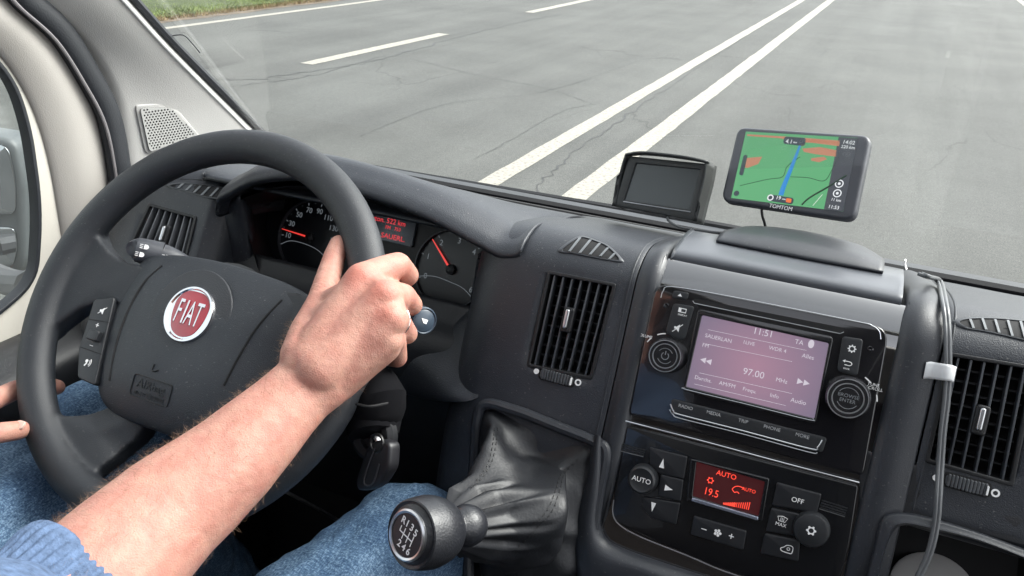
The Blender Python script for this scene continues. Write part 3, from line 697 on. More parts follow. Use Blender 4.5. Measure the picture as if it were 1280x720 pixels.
# round cover on top
b = MB(); rows = []
xs = np.linspace(-.118, .030, 9)
for x in xs:
    k = ((x + .044) / .075); h = math.sqrt(max(0, 1 - k * k))
    rows.append([(x, .752 - .004 * h, -.281), (x, .749 - .004 * h, -.2775 + .003 * h * .5), (x, .756, -.2735 + .002 * h - .003 * (1 - h)), (x, .775, -.2745 + .004 * h - .004 * (1 - h)), (x, .80 + .035 * h, -.284 + .002 * h - .004 * (1 - h)), (x, .80 + .05 * h, -.31)])
b.sgrid(rows, 4, 4).build('stack_cover', FASCIA, dash, solid=.003, smooth=60)
# frame under the climate unit, with the boot frame edge
FR2 = tilt((-.05, .66, -.34), 24)
def rail(name, px, m, r, d, w=1.0, parent=dash, fr=FACE):
    return MB().tube([fr.P(x, y, d) for x, y in px], r, 10, 6).build(name, m, parent)
b = MB(); rows = []
for x0, y0, x1, y1, x2, y2 in [(742, 545, 748, 543, 756, 552), (733, 600, 742, 602, 757, 606), (722, 640, 736, 650, 752, 650), (718, 690, 738, 682, 757, 672), (730, 740, 752, 702, 775, 684), (770, 780, 800, 716, 815, 699), (850, 800, 868, 742, 885, 722), (1000, 850, 1010, 785, 1015, 765)]:
    rows.append([FACE.P(x0, y0, -.012), FACE.P(x0, y0, .008), FACE.P((x0 + x1) / 2, (y0 + y1) / 2, .013), FACE.P(x1, y1, .014), FACE.P((x1 + x2) / 2, (y1 + y2) / 2, .011), FACE.P(x2, y2, .002), FACE.P(x2, y2, -.012)])
b.sgrid(rows, 5, 3).build('stack_frame', FASCIA, dash, smooth=60)
b = MB(); b.curve([rnd(FACE.Ls([(600, 520), (1085, 640), (1050, 900), (560, 900)]), .01)], FACE, -.05, -.018); b.build('stack_base', BLACK, dash)
# right lower: cubby
b = MB(); rows = []
for x0, y0, x1, y1 in [(1076, 740, 1094, 745), (1090, 690, 1105, 695), (1100, 650, 1117, 664), (1120, 640, 1132, 656), (1160, 646, 1164, 662), (1220, 664, 1222, 676), (1290, 690, 1290, 702)]:
    rows.append([FACE.P(x0, y0, -.03), FACE.P(x0, y0, .004), FACE.P((x0 + x1) / 2, (y0 + y1) / 2, .010), FACE.P(x1, y1, .006), FACE.P(x1, y1, -.06)])
b.sgrid(rows, 5, 3).build('cubby_rim', FASCIA, dash, smooth=60)
b = MB(); b.curve([rnd(FACE.Ls([(1000, 600), (1330, 680), (1300, 950), (960, 900)]), .01)], FACE, -.16, -.14); b.build('cubby_back', VOID, dash)
b = MB(); b.curve([rnd(FACE.Ls([(1075, 560), (1340, 640), (1335, 700), (1225, 668), (1125, 646), (1072, 650)]), .006)], FACE, -.02, .0, .002); b.build('vent_apron', DARK, dash)

# ---------------------------------------------------------------- firewall and footwell (dark space under the dash)
b = MB(); b.box((-.95, .98, -1.2), (.85, 1.0, -.40)); b.build('firewall', BLACK, van, smooth=0)
MB().tube([PY(352, 612, .80), PY(392, 633, .80), (PY(432, 656, .80))], .0028, 8, 3).build('pedal_edge_strip', mat('pedal_steel', (.35, .35, .36), .3, metal=1), van)
b = MB(); b.box((-.17, .60, -1.2), (.07, .98, -.66)); b.build('floor_console', BLACK, van, smooth=0)

def flat_icon(b, fr, loops, d): b.curve(loops, fr, d, d + .0002)
def gear_loops(c, r, teeth=6, hole=.42):
    o = []
    for i in range(teeth * 4):
        a = 2 * math.pi * i / (teeth * 4); rr_ = r if i % 4 in (0, 1) else r * .72
        o.append((c[0] + rr_ * math.cos(a), c[1] + rr_ * math.sin(a)))
    return [o, circ(c, r * hole, 14)]
def line(b, fr, p, q, w, d):
    p, q = np.array(p), np.array(q); t = q - p; t = t / (np.linalg.norm(t) + 1e-9); s = np.array([-t[1], t[0]]) * w / 2
    b.curve([[tuple(p + s), tuple(q + s), tuple(q - s), tuple(p - s)]], fr, d, d + .0002)
def pline(b, fr, pts, w, d, closed=False):
    pts = [np.array(p, float) for p in pts]; 
    b.tube([fr.W(p[0], p[1], d) for p in pts] , w / 2, 6, 0, closed)

# ---------------------------------------------------------------- car radio
radio = thing('car_radio', 'glossy black touchscreen car radio with display carrying a painted pink reflection and two round knobs', 'car radio', FACE.P(945, 455, .004))
fr = FACE
RB = mat('radio_face', (.007, .007, .009), .12, coat=.6)
body = rnd(fr.Ls([(820, 353), (1112, 410), (1079, 596), (786, 519)], .003), [.014, .014, .006, .006])
MB().curve([body], fr, -.01, .0032, .0012).build('faceplate', RB, radio)
bez = fr.Ls([(873, 386), (1042, 421), (1019, 530), (852, 488)], .0032)
scr = fr.Ls([(878, 394), (1036, 429), (1018, 523), (858, 483)], .0032)
MB().curve([rnd(bez, .004), rnd(scr, .0015)], fr, .0032, .0052, .0006).build('screen_bezel', mat('bezel_black', (.012, .012, .014), .18, coat=.5), radio)
def lcd_reflection():
    m = bpy.data.materials.new('radio_lcd_reflection'); m.use_nodes = True; n = m.node_tree.nodes; l = m.node_tree.links; p = n['Principled BSDF']
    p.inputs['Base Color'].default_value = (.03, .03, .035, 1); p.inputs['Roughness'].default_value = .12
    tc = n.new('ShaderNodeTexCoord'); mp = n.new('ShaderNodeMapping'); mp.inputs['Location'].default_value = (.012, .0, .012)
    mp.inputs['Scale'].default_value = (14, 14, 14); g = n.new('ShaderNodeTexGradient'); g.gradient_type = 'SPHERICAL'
    r = n.new('ShaderNodeValToRGB'); r.color_ramp.elements[0].color = (.16, .14, .205, 1); r.color_ramp.elements[1].color = (.34, .19, .26, 1)  # pink centre of the glow is a reflection painted into the screen
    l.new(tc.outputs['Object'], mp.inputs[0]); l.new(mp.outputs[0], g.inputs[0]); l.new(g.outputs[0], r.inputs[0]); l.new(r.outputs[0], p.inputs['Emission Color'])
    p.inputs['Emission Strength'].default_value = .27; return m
screen = MB().curve([rnd(scr, .0012)], fr, .0030, .0036).build('screen', lcd_reflection(), radio, smooth=0)
b = MB(); T = lambda s, px, py, sz, al='CENTER', sx=1: b.text(s, fr, fr.L(px, py, .0038), sz, .0038, .00005, al, sx=sx)
T('11:51', 954, 416, .0078); T('TA', 999, 428, .0055); T('SAUERLAN', 898, 423, .0048); T('1LIVE', 936, 429, .0044); T('WDR 4', 972, 437, .0046); T('Alles', 1010, 446, .005)
T('FM', 882, 432, .0048); T('97.00', 942, 467, .0082); T('MHz', 977, 476, .005); T('Durchs.', 879, 474, .0048); T('AM/FM', 909, 481, .0048); T('Frequ.', 937, 488, .0046); T('Info', 968, 495, .0048); T('Audio', 998, 502, .0052)
for (x, y, s) in [(886, 452, -1), (879, 450, -1), (1000, 477, 1), (1008, 479, 1)]:
    c = fr.L(x, y, .0038); b.curve([[(c[0] - s * .0022, c[1] - .0026), (c[0] + s * .0026, c[1]), (c[0] - s * .0022, c[1] + .0026)]], fr, .0038, .0040)
c = fr.L(1014, 430, .0038); b.curve([circ(c, .0024, 20, ry=.0036)], fr, .0037, .0038)
for a, e in [((885, 412), (1008, 438)), ((883, 430), (990, 452)), ((874, 466), (990, 492)), ((868, 480), (982, 507))]: line(b, fr, fr.L(*a, .0038), fr.L(*e, .0038), .0003, .0037)
b.build('screen_graphics', emis('lcd_text', (.80, .74, .84), .55), screen, smooth=0)
# CD slot
sl = fr.Ls([(868, 373), (1056, 410), (1054, 417), (866, 380)], .0033)
MB().curve([rnd(sl, .001)], fr, .0030, .0036).build('disc_slot', VOID, radio)
MB().tube([fr.P(866, 376, .0038), fr.P(868, 379, .0038), fr.P(1050, 417, .0038), fr.P(1055, 415, .0038)], .00035, 6, 0).build('slot_edge', SILVER, radio)
MB().tube([fr.P(x, y, .0036) for x, y in [(826, 372), (829, 364), (840, 358.5), (910, 370), (1067, 401), (1090, 407), (1099, 414), (1101, 424)]], .0004, 6, 4).build('face_edge_highlight', SILVER, radio)  # silver line drawn for the highlight on the rounded bezel edge
# side buttons
BT = BUTTON
b1 = rnd(fr.Ls([(842, 379), (868, 383), (856, 425), (846, 425), (832, 415)], .0045), .003)
root = MB().curve([b1], fr, .002, .0052, .0008).build('button', BT, radio)
b = MB(); c = fr.L(853, 388, .0053); b.curve([[(c[0] - .0035, c[1] - .002), (c[0] + .0035, c[1] - .002), (c[0] + .0035, c[1] + .002), (c[0] - .0035, c[1] + .002)], [(c[0] - .001, c[1] - .0013), (c[0] + .003, c[1] - .0013), (c[0] + .003, c[1] + .0013), (c[0] - .001, c[1] + .0013)]], fr, .0053, .0055)
b.text('DISPLAY', fr, fr.L(853, 394, .0053), .0022, .0053)
c = fr.L(847, 410, .0053); b.curve([[(c[0] - .003, c[1] - .001), (c[0] - .001, c[1] - .001), (c[0] + .0015, c[1] - .0035), (c[0] + .0015, c[1] + .0035), (c[0] - .001, c[1] + .001), (c[0] - .003, c[1] + .001)]], fr, .0053, .0055)
line(b, fr, (c[0] - .004, c[1] - .004), (c[0] + .004, c[1] + .004), .0006, .0053); b.build('button_print', PRINT, root, smooth=0)
e1 = rnd(fr.Ls([(842, 363), (861, 366), (859, 375), (840, 372)], .0045), .002)
root = MB().curve([e1], fr, .002, .0050, .0006).build('eject_button', BT, radio)
b = MB(); c = fr.L(850, 369, .0051); b.curve([[(c[0] - .002, c[1] - .001), (c[0] + .002, c[1] - .001), (c[0], c[1] + .0016)]], fr, .0051, .0053).build('button_print', PRINT, root, smooth=0)
b2 = rnd(fr.Ls([(1053, 420), (1079, 424), (1072, 470), (1060, 468), (1046, 463)], .0045), .003)
root = MB().curve([b2], fr, .002, .0052, .0008).build('button', BT, radio)
b = MB(); [b.curve([q for q in gear_loops(fr.L(1065, 436, .0053), .0034, 8, .5)], fr, .0053, .0055)]
c = fr.L(1059, 455, .0053); b.tube([fr.W(c[0] - .003, c[1] + .002, .0054), fr.W(c[0] + .002, c[1] + .002, .0054), fr.W(c[0] + .0035, c[1] + .0005, .0054), fr.W(c[0] + .002, c[1] - .001, .0054), fr.W(c[0] - .002, c[1] - .001, .0054)], .0003, 6, 4)
b.curve([[(c[0] - .004, c[1] + .002), (c[0] - .002, c[1] + .0033), (c[0] - .002, c[1] + .0008)]], fr, .0053, .0055); b.text('BACK', fr, fr.L(1058, 461, .0053), .0019, .0053)
b.build('button_print', PRINT, root, smooth=0)
def knob(px, py, r, h, body_, name='knob', rings=True, d=.003, facem=None):
    c = fr.L(px, py, d + h)
    k = MB().lathe(fr, c, [(r * 1.02, d - .002), (r, d), (r * .97, d + h * .8), (r * .9, d + h), (r * .72, d + h), (r * .68, d + h - .0012), (0, d + h - .0012)], 40).build(name, body_, radio if rings else climate, smooth=40)
    if rings:
        MB().curve([circ(c, r * .90, 40), circ(c, r * .85, 40)], fr, d + h - .0004, d + h + .0004).build('chrome_ring', SILVER, k)
        MB().curve([circ(c, r * .70, 40), circ(c, r * .65, 40)], fr, d + h - .0012, d + h - .0004).build('chrome_ring', SILVER, k)
    return k, c
k, c = knob(831, 445, .0158, .012, mat('knob_black', (.012, .012, .014), .25, coat=.3))
b = MB(); dd_ = .003 + .012 - .001
b.curve([circ(c, .0035, 18, math.radians(125), math.radians(415)) + circ(c, .0028, 18, math.radians(415), math.radians(125))], fr, dd_, dd_ + .0003)
b.fbox(fr, c[0] - .0004, c[1] + .001, c[0] + .0004, c[1] + .0045, dd_, dd_ + .0003)
for a0, a1 in [(30, 150), (210, 330)]: b.curve([circ(c, .0070, 16, math.radians(a0), math.radians(a1)) + circ(c, .0065, 16, math.radians(a1), math.radians(a0))], fr, dd_, dd_ + .0003)
b.build('knob_print', DIM, k, smooth=0)
k, c = knob(1060, 498, .0178, .012, mat('knob_black', (.012, .012, .014), .25, coat=.3))
b = MB(); b.text('BROWSE', fr, (c[0], c[1] + .0018), .0042, dd_); b.text('ENTER', fr, (c[0], c[1] - .0022), .0042, dd_)
for a0, a1 in [(30, 150), (210, 330)]: b.curve([circ(c, .0088, 16, math.radians(a0), math.radians(a1)) + circ(c, .0083, 16, math.radians(a1), math.radians(a0))], fr, dd_, dd_ + .0003)
b.build('knob_print', DIM, k, smooth=0)
b = MB(); b.text('TUNE', fr, fr.L(1092, 481, .0035), .0036, .0034); b.text('SCROLL', fr, fr.L(1093, 486, .0035), .0036, .0034)
for (cx, cy, R_, a0, a1) in [(831, 445, .0205, 100, 122), (831, 445, .0205, 140, 155), (1060, 498, .0225, 50, 66), (1060, 498, .0225, 8, 22)]:
    c = fr.L(cx, cy, .0035); b.curve([circ(c, R_, 8, math.radians(a0), math.radians(a1)) + circ(c, R_ - .0010, 8, math.radians(a1), math.radians(a0))], fr, .0034, .0036)
b.build('knob_legend', PRINT, radio, smooth=0)
b = MB(); b.text('VOLUME', fr, fr.L(806, 420, .0035), .0036, .0034).build('volume_lettering', PRINT, radio, smooth=0)
# lower button row
rowq = [(840, 498), (1034, 547), (1028, 566), (838, 516)]
r_ = MB().curve([rnd(fr.Ls(rowq, .0035), .003)], fr, .002, .0052, .0008).build('button_row', BT, radio)
b = MB()
for s, x, y in [('RADIO', 857, 509), ('MEDIA', 892, 517), ('TRIP', 929, 526.5), ('PHONE', 965, 535.5), ('MORE', 1003, 545)]: b.text(s, fr, fr.L(x, y, .0053), .0042, .0053)
b.build('button_print', mat('mid_print', (.36, .37, .38), .6), r_, smooth=0)
b = MB()
b.tube([fr.P(x, y, .0050) for x, y in [(838, 505), (842, 514), (850, 518.5), (930, 539), (1012, 561), (1022, 559), (1028, 550)]], .0007, 8, 4)
b.build('chrome_or_highlight_strip', SILVER, radio)
MB().tube([fr.P(x, y, .0045) for x, y in [(837, 512), (842, 519), (852, 523.5), (930, 543), (1010, 565), (1022, 566)]], .00055, 8, 4).build('chrome_or_highlight_strip', SILVER, radio)
MB().tube([fr.P(x, y, .0052) for x, y in [(856, 484), (858, 487), (936, 506), (1012, 525), (1016, 523)]], .0004, 8, 3).build('chrome_or_highlight_strip', SILVER, radio)  # this one is a painted highlight along the screen frame's lower edge
for (x, y) in [(833, 382), (1088, 436)]: 
    MB().lathe(fr, fr.L(x, y, .0033), [(.0024, .003), (.0024, .0037), (.0017, .0039), (.0012, .0033), (0, .0032)], 16).build('screw_cap', RB, radio)

# ---------------------------------------------------------------- climate control
climate = thing('climate_control_unit', 'climate control unit with small red display below the radio', 'heater controls', FACE.P(910, 640, .004))
CB = mat('climate_face', (.005, .0055, .007), .2, coat=.4)
MB().curve([rnd(fr.Ls([(784, 532), (1073, 607), (1062, 680), (1044, 745), (905, 714), (772, 654), (764, 640)], .002), [.003, .003, .01, .02, .02, .012, .008])], fr, -.008, .0022, .001).build('faceplate', CB, climate)
MB().tube([fr.P(x, y, .0028) for x, y in [(782, 526.5), (880, 552), (980, 579), (1074, 603.5)]], .0008, 8, 4).build('chrome_or_highlight_strip', SILVER, climate)
MB().tube([fr.P(x, y, .0022) for x, y in [(767, 625), (766, 642), (774, 656), (800, 671), (860, 695), (905, 714), (970, 735)]], .0006, 8, 4).build('edge_bead', mat('edge_grey', (.12, .12, .13), .3), climate)
for q in [[(778, 554), (807, 562), (804, 571), (776, 564)], [(1028, 624), (1060, 634), (1056, 646), (1024, 636)]]:
    q = fr.Ls(q, .003); bb = MB()
    for i in range(4):
        k_ = (i + .5) / 4; a = np.array(q[0]) * (1 - k_) + np.array(q[3]) * k_; e = np.array(q[1]) * (1 - k_) + np.array(q[2]) * k_
        line(bb, fr, a, e, .0012, .0024)
    bb.build('cooling_ribs', BUTTON, climate, smooth=0)
    line(MB(), fr, q[3], q[2], .0005, .003)
    b = MB(); line(b, fr, q[3], q[2], .0006, .0027); b.build('rib_edge', SILVER, climate, smooth=0)
CBT = mat('climate_button', (.008, .009, .0115), .40)
def cbut(q, rad=.0015, name='button', prints=None):
    root = MB().curve([rnd(fr.Ls(q, .0045), rad)], fr, .001, .0045, .0008).build(name, CBT, climate)
    if prints:
        b = MB(); prints(b); b.build('button_print', PRINT, root, smooth=0)
    return root
def tri(px, py, w, h, dr):
    def f(b):
        c = fr.L(px, py, .0047)
        P = {'u': [(-w, -h), (w, -h), (0, h)], 'd': [(-w, h), (w, h), (0, -h)], 'r': [(-h, -w), (h, 0), (-h, w)]}[dr]
        b.curve([[(c[0] + x, c[1] + y) for x, y in P]], fr, .0047, .0049)
    return f
cbut([(812, 559), (859, 571), (855, 599), (824, 592), (812, 580)], prints=tri(828, 579, .0022, .0042, 'u'))
cbut([(826, 593), (854, 600), (851, 627), (822, 620)], prints=tri(836, 611, .0026, .0036, 'r'))
cbut([(803, 621), (850, 629), (845, 656), (815, 648), (803, 636)], prints=tri(816, 634, .0022, .0042, 'd'))
c = fr.L(802, 600, .012)
k = MB().lathe(fr, c, [(.0135, .000), (.0130, .006), (.0122, .0125), (.0105, .0135), (.0085, .0128), (0, .0126)], 40).build('temperature_knob', BUTTON, climate)
MB().text('AUTO', fr, c, .0062, .0128).build('knob_print', PRINT, k, smooth=0)
# display
dq = fr.Ls([(871, 577), (956, 602), (948, 645), (866, 620)], .003)
bz = [(863, 573), (962, 598), (953, 652), (858, 626)]
MB().curve([rnd(fr.Ls(bz, .003), .002), rnd(dq, .0008)], fr, .001, .0045, .0008).build('display_bezel', CB, climate)
ds = MB().curve([rnd(dq, .0008)], fr, .0018, .0026).build('display', emis('display_red_back', (.06, .004, .006), .5), climate, smooth=0)
b = MB(); Z = .003
b.text('AUTO', fr, fr.L(908, 594, Z), .0062, Z); b.curve(gear_loops(fr.L(888, 600.5, Z), .0030, 6, .55), fr, Z, Z + .0002)
b.text('19.5', fr, fr.L(889, 616, Z), .0090, Z, sx=.85)
b.text('AUTO', fr, fr.L(936, 613, Z), .0042, Z)
pc = fr.L(922, 612, Z); b.tube([fr.W(pc[0] + x, pc[1] + y, Z + .0002) for x, y in [(-.0045, -.001), (-.003, .0015), (0, .003), (.004, .0028), (.005, .0022)]], .00035, 5, 4)
b.tube([fr.W(pc[0] + x, pc[1] + y, Z + .0002) for x, y in [(-.0045, -.001), (-.002, -.003), (0, -.002), (.002, -.003)]], .00035, 5, 4)
for i in range(13):
    x = 905 + i * 2.55; y = 627.5 + i * .55; c0 = fr.L(x, y + 2, Z); h = .0008 + .00042 * i; w = .00075 if i < 6 else .00035
    b.curve([[(c0[0] - w, c0[1] - .0008), (c0[0] + w, c0[1] - .0008), (c0[0] + w, c0[1] + h), (c0[0] - w, c0[1] + h)]], fr, Z, Z + .0002)
b.build('display_graphics', emis('display_red', (1, .07, .04), 1.0), ds, smooth=0)
ls = fr.Ls([(865, 622), (948, 646.5), (947, 651), (864, 626.5)], .006)
MB().curve([ls], fr, .004, .0062, .0008).build('display_lip', mat('lip_gloss', (.30, .33, .42), .12, metal=.7), climate)
def fanp(b):
    b.text('–', fr, fr.L(880, 661, .0047), .009, .0047); b.text('+', fr, fr.L(914, 671, .0047), .009, .0047)
    c = fr.L(897, 666, .0047)
    for i in range(5):
        a = i * 2 * math.pi / 5; q = (c[0] + .0022 * math.cos(a), c[1] + .0022 * math.sin(a)); b.curve([circ(q, .0012, 10)], fr, .0047, .0049)
    b.curve([circ(c, .0009, 10)], fr, .00475, .00495)
cbut([(867, 645), (933, 664), (929, 688), (863, 668)], prints=fanp, name='fan_button')
def off(b): b.text('OFF', fr, fr.L(997, 626, .0047), .0058, .0047)
def mx(b):
    b.text('MAX', fr, fr.L(976, 656, .0047), .0042, .0047); c = fr.L(978, 649, .0047)
    pline(b, fr, [(c[0] - .004, c[1] + .0015), (c[0], c[1] + .0025), (c[0] + .004, c[1] + .0015), (c[0] + .0025, c[1] - .002), (c[0] - .0025, c[1] - .002)], .0005, .0048, True)
    for i in (-1, 0, 1): line(b, fr, (c[0] + i * .0012, c[1] - .0015), (c[0] + i * .0012, c[1] + .0012), .0004, .0047)
def rec(b):
    c = fr.L(983, 686, .0047)
    b.tube([fr.W(c[0] + x, c[1] + y, .0048) for x, y in [(-.0045, -.001), (-.002, .001), (.0, .003), (.0045, .003), (.0048, -.002), (.003, -.003), (-.003, -.0028)]], .00035, 5, 3, True)
    b.curve([circ((c[0] + .0015, c[1] + .0003), .0014, 14), circ((c[0] + .0015, c[1] + .0003), .0009, 14)], fr, .0047, .0049)
cbut([(971, 603), (1027, 618), (1021, 642), (965, 632)], prints=off)
cbut([(964, 635), (1000, 643), (993, 670), (957, 664)], prints=mx)
cbut([(956, 667), (1000, 676), (998, 702), (950, 692)], prints=rec)
c = fr.L(1014, 663, .010)
k = MB().lathe(fr, c, [(.0150, .000), (.0145, .008), (.0135, .0105), (.012, .011), (0, .011)], 40).build('air_con_knob', BUTTON, climate)
MB().curve(gear_loops(c, .0040, 6, .5), fr, .0111, .0113).build('knob_print', PRINT, k, smooth=0)

# ---------------------------------------------------------------- satnav
gfr = Frame(PD(990, 217, .85), (-.30, -.80, .52), u=(.93, -.35, .13))
gps = thing('satnav', 'satnav with bright green map on its screen standing above the dashboard', 'satnav', gfr.o)
GB = mat('satnav_body', (.045, .048, .058), .42, bump=.1)
bd = rnd(gfr.Ls([(922, 158), (1089, 169), (1067, 276), (900, 251)]), [.010, .010, .012, .012], 8)
MB().curve([bd], gfr, -.013, .0, .0035).build('body', GB, gps)
bk = [tuple(np.mean(bd, 0) + (np.array(q) - np.mean(bd, 0)) * .86) for q in bd]
MB().curve([bk], gfr, -.022, -.011, .004).build('back_cover', BLACK, gps)
sq = gfr.Ls([(932.5, 164.5), (1072, 172.5), (1054, 264.5), (914, 247.5)])
gs = MB().curve([sq], gfr, -.001, .0003).build('screen', emis('map_green', (.08, .30, .13), .95), gps, smooth=0)
q = gfr.Ls([(1048.5, 171.5), (1073, 173), (1054, 264.5), (1030, 262)])
gmap = MB().curve([q], gfr, .0003, .0005).build('side_bar', emis('bar_dark', (.045, .050, .062), .9), gs, smooth=0)
b = MB()
for P_ in [[(934, 168), (985, 171), (1050, 176), (1048, 180), (1000, 178), (975, 173), (934, 170)], [(1003, 186), (1025, 184), (1046, 188), (1045, 196), (1020, 193), (1005, 190)], [(1014, 198), (1030, 196), (1034, 199), (1024, 203), (1014, 201)], [(930, 198), (953, 196), (948, 205), (935, 210), (928, 209)], [(1008, 174), (1050, 178), (1049, 183), (1010, 178)]]:
    b.curve([gfr.Ls(P_)], gfr, .0003, .0005)
b.build('map_towns', emis('map_pink', (.50, .20, .12), .8), gs, smooth=0)
b = MB()
for P_ in [[(925, 232), (960, 224), (978, 221), (984, 208), (1000, 196)], [(988, 221), (1010, 222), (1030, 226), (1040, 212), (1048, 196)]]: b.tube([gfr.P(x, y, .0006) for x, y in P_], .0003, 5, 5)
b.tube([gfr.P(x, y, .0006) for x, y in [(1002, 256), (1012, 247), (1036, 233), (1058, 219)]], .0009, 5, 5)
b.build('map_roads', emis('map_dark', (.02, .05, .03), .6), gs, smooth=0)
MB().tube([gfr.P(x, y, .0007) for x, y in [(1016, 257), (1022, 250), (1028, 243)]], .0004, 5, 3).build('map_path', emis('map_pale', (.5, .6, .5), .8), gs, smooth=0)
ra = [gfr.P(x, y, .0007) for x, y in [(976, 244), (980, 232), (987, 215), (995, 195), (1000, 182), (1004, 177)]]
MB().tube(ra, [.0030, .0028, .0024, .0018, .0013, .0012], 6, 5, flat=.12, up=gfr.n).build('map_route', emis('map_blue', (.02, .20, .50), .9), gs, smooth=0)
PILL = emis('pill_dark', (.03, .045, .06), .8)
for nm, q_ in [('distance_panel', [(981, 171), (1008, 173), (1006, 183), (979, 180)]), ('limit_panel', [(961, 243), (993, 248), (991, 256), (959, 251)]), ('zoom_bar', [(930, 194), (935, 194), (929, 220), (924, 219)])]:
    MB().curve([rnd(gfr.Ls(q_), .003)], gfr, .0008, .0010).build(nm, PILL, gs, smooth=0)
MB().curve([circ(gfr.L(921, 242), .003, 16)], gfr, .0008, .001).build('menu_dot', PILL, gs, smooth=0)
b = MB()
b.text('4.1', gfr, gfr.L(986.5, 177, .001), .0062, .0010); b.text('km', gfr, gfr.L(994, 178, .001), .003, .0010); b.text('19', gfr, gfr.L(973, 247.5, .001), .0055, .0010); b.text('min', gfr, gfr.L(980, 249, .001), .0026, .0010)
b.text('14:02', gfr, gfr.L(1061, 178, .001), .0056, .0007); b.text('220 km', gfr, gfr.L(1060, 184, .001), .0046, .0007); b.text('11:53', gfr, gfr.L(1042, 259, .001), .0050, .0007); b.text('11 km', gfr, gfr.L(1045, 250, .001), .0040, .0007)
for (x, y) in [(1049, 229.5), (1046.5, 241.5)]:
    c = gfr.L(x, y, .001); b.curve([circ(c, .0042, 18), circ(c, .0032, 18)], gfr, .0007, .0009); b.curve([circ(c, .0014, 10)], gfr, .0007, .0009)
b.curve([circ(gfr.L(963, 247, .001), .0034, 16), circ(gfr.L(963, 247, .001), .0022, 16)], gfr, .0010, .0012)
b.build('map_text', emis('map_white', (.75, .78, .8), .8), gs, smooth=0)
b = MB(); b.curve([rnd(gfr.Ls([(983.5, 248), (990, 249), (989, 254), (982.5, 253)]), .001)], gfr, .0010, .0012).build('map_badge', emis('map_orange', (.75, .16, .04), .8), gs, smooth=0)
MB().text('TOMTOM', gfr, gfr.L(976, 259.5, .0), .0060, .0001, .0002, sx=.95).build('maker_lettering', PRINT, gps, smooth=0)
# mount to the glass and cable
MB().tube([gfr.W(0, 0, -.022), gfr.W(.0, -.004, -.034), gfr.W(.0, .0, -.042)], [.014, .010, .012], 14, 4).build('mount', BLACK, gps)
MB().tube([gfr.P(952, 262, -.008), gfr.P(953, 270, -.012), gfr.P(956, 280, -.02), gfr.P(958, 295, -.03)], .0015, 8, 6).build('power_lead', BLACK, gps)

# ---------------------------------------------------------------- reversing monitor
mfr = Frame(PD(826, 238, .92), (-.16, -.90, .38), u=(.97, -.18, .0))
mon = thing('reversing_monitor', 'small black monitor with dark blank screen and shading hood, left of the satnav', 'monitor', mfr.o)
MK = mat('monitor_plastic', (.018, .021, .022), .42, bump=.15)
mo = rnd(mfr.Ls([(786, 195), (884, 205), (868, 276), (769, 257)]), .004)
msq = mfr.Ls([(795, 204), (876, 212), (862, 262), (780, 250)])
MB().curve([mo], mfr, -.022, -.003, .002).build('body', MK, mon)
MB().curve([mo, rnd(msq, .001)], mfr, -.003, .001, .001).build('screen_frame', MK, mon)
MB().curve([msq], mfr, -.0029, -.0018).build('screen', mat('blank_lcd', (.045, .052, .055), .18), mon)
b = MB(); b.tube([mfr.P(x, y, .0012) for x, y in [(779, 252), (820, 258.5), (863, 265)]], .0006, 6, 3); b.build('screen_lip', SILVER, mon)
# hood: open-fronted shell with scooped sides
def hoodside(pf, pb, d0, d1s):
    rows = []
    for (x, y), d in zip(pf, d1s): rows.append([mfr.P(x, y, d0) , mfr.P(x, y, d0) + mfr.n * (d - d0)])
    return rows
b = MB()
top = [(784, 193), (805, 191.5), (835, 194), (865, 198), (887, 202)]
rows = [[mfr.P(x, y, -.012) + np.array([0, 0, 0]), mfr.P(x, y, .0), mfr.P(x, y, 0) + mfr.n * d] for (x, y), d in zip(top, [.006, .012, .012, .012, .006])]
b.sgrid(rows, 4, 3)
b.build('hood_top', MK, mon, solid=.0025, smooth=60)
for nm, ln, ds in [('hood_side', [(886, 202), (882, 225), (875, 252), (869, 277)], [.006, .004, .003, .002]), ('hood_side', [(784, 193), (776, 215), (771, 240), (768, 258)], [.006, .003, .001, .001])]:
    rows = [[mfr.P(x, y, 0) - mfr.n * .03, mfr.P(x, y, 0), mfr.P(x, y, 0) + mfr.n * d] for (x, y), d in zip(ln, ds)]
    MB().sgrid(rows, 4, 3).build(nm, MK, mon, solid=.0025, smooth=60)
b = MB()
for i in range(4): c = mfr.L(801 + i * 9, 261 + i * 1.6, .001); b.curve([rnd(rect(c, .005, .0014), .0006)], mfr, .001, .0014)
b.build('front_keys', BUTTON, mon, smooth=0)
0 and MB().tube([mfr.W(.0, -.01, -.022), mfr.W(.0, -.022, -.030), mfr.W(0, -.036, -.034)], [.010, .009, .018], 12, 4).build('foot', MK, mon)
# lead from monitor along the dash to the cover
ld = MB().tube([mfr.P(834, 270, -.008), PZ(836, 276, -.300), PZ(850, 284, -.300), PZ(875, 288, -.298), PZ(900, 291, -.292), PZ(908, 289, -.285)], .0014, 8, 6).build('monitor_lead', CABLE)
tag(ld, 'thin black lead running from the small monitor along the dash top', 'cable')

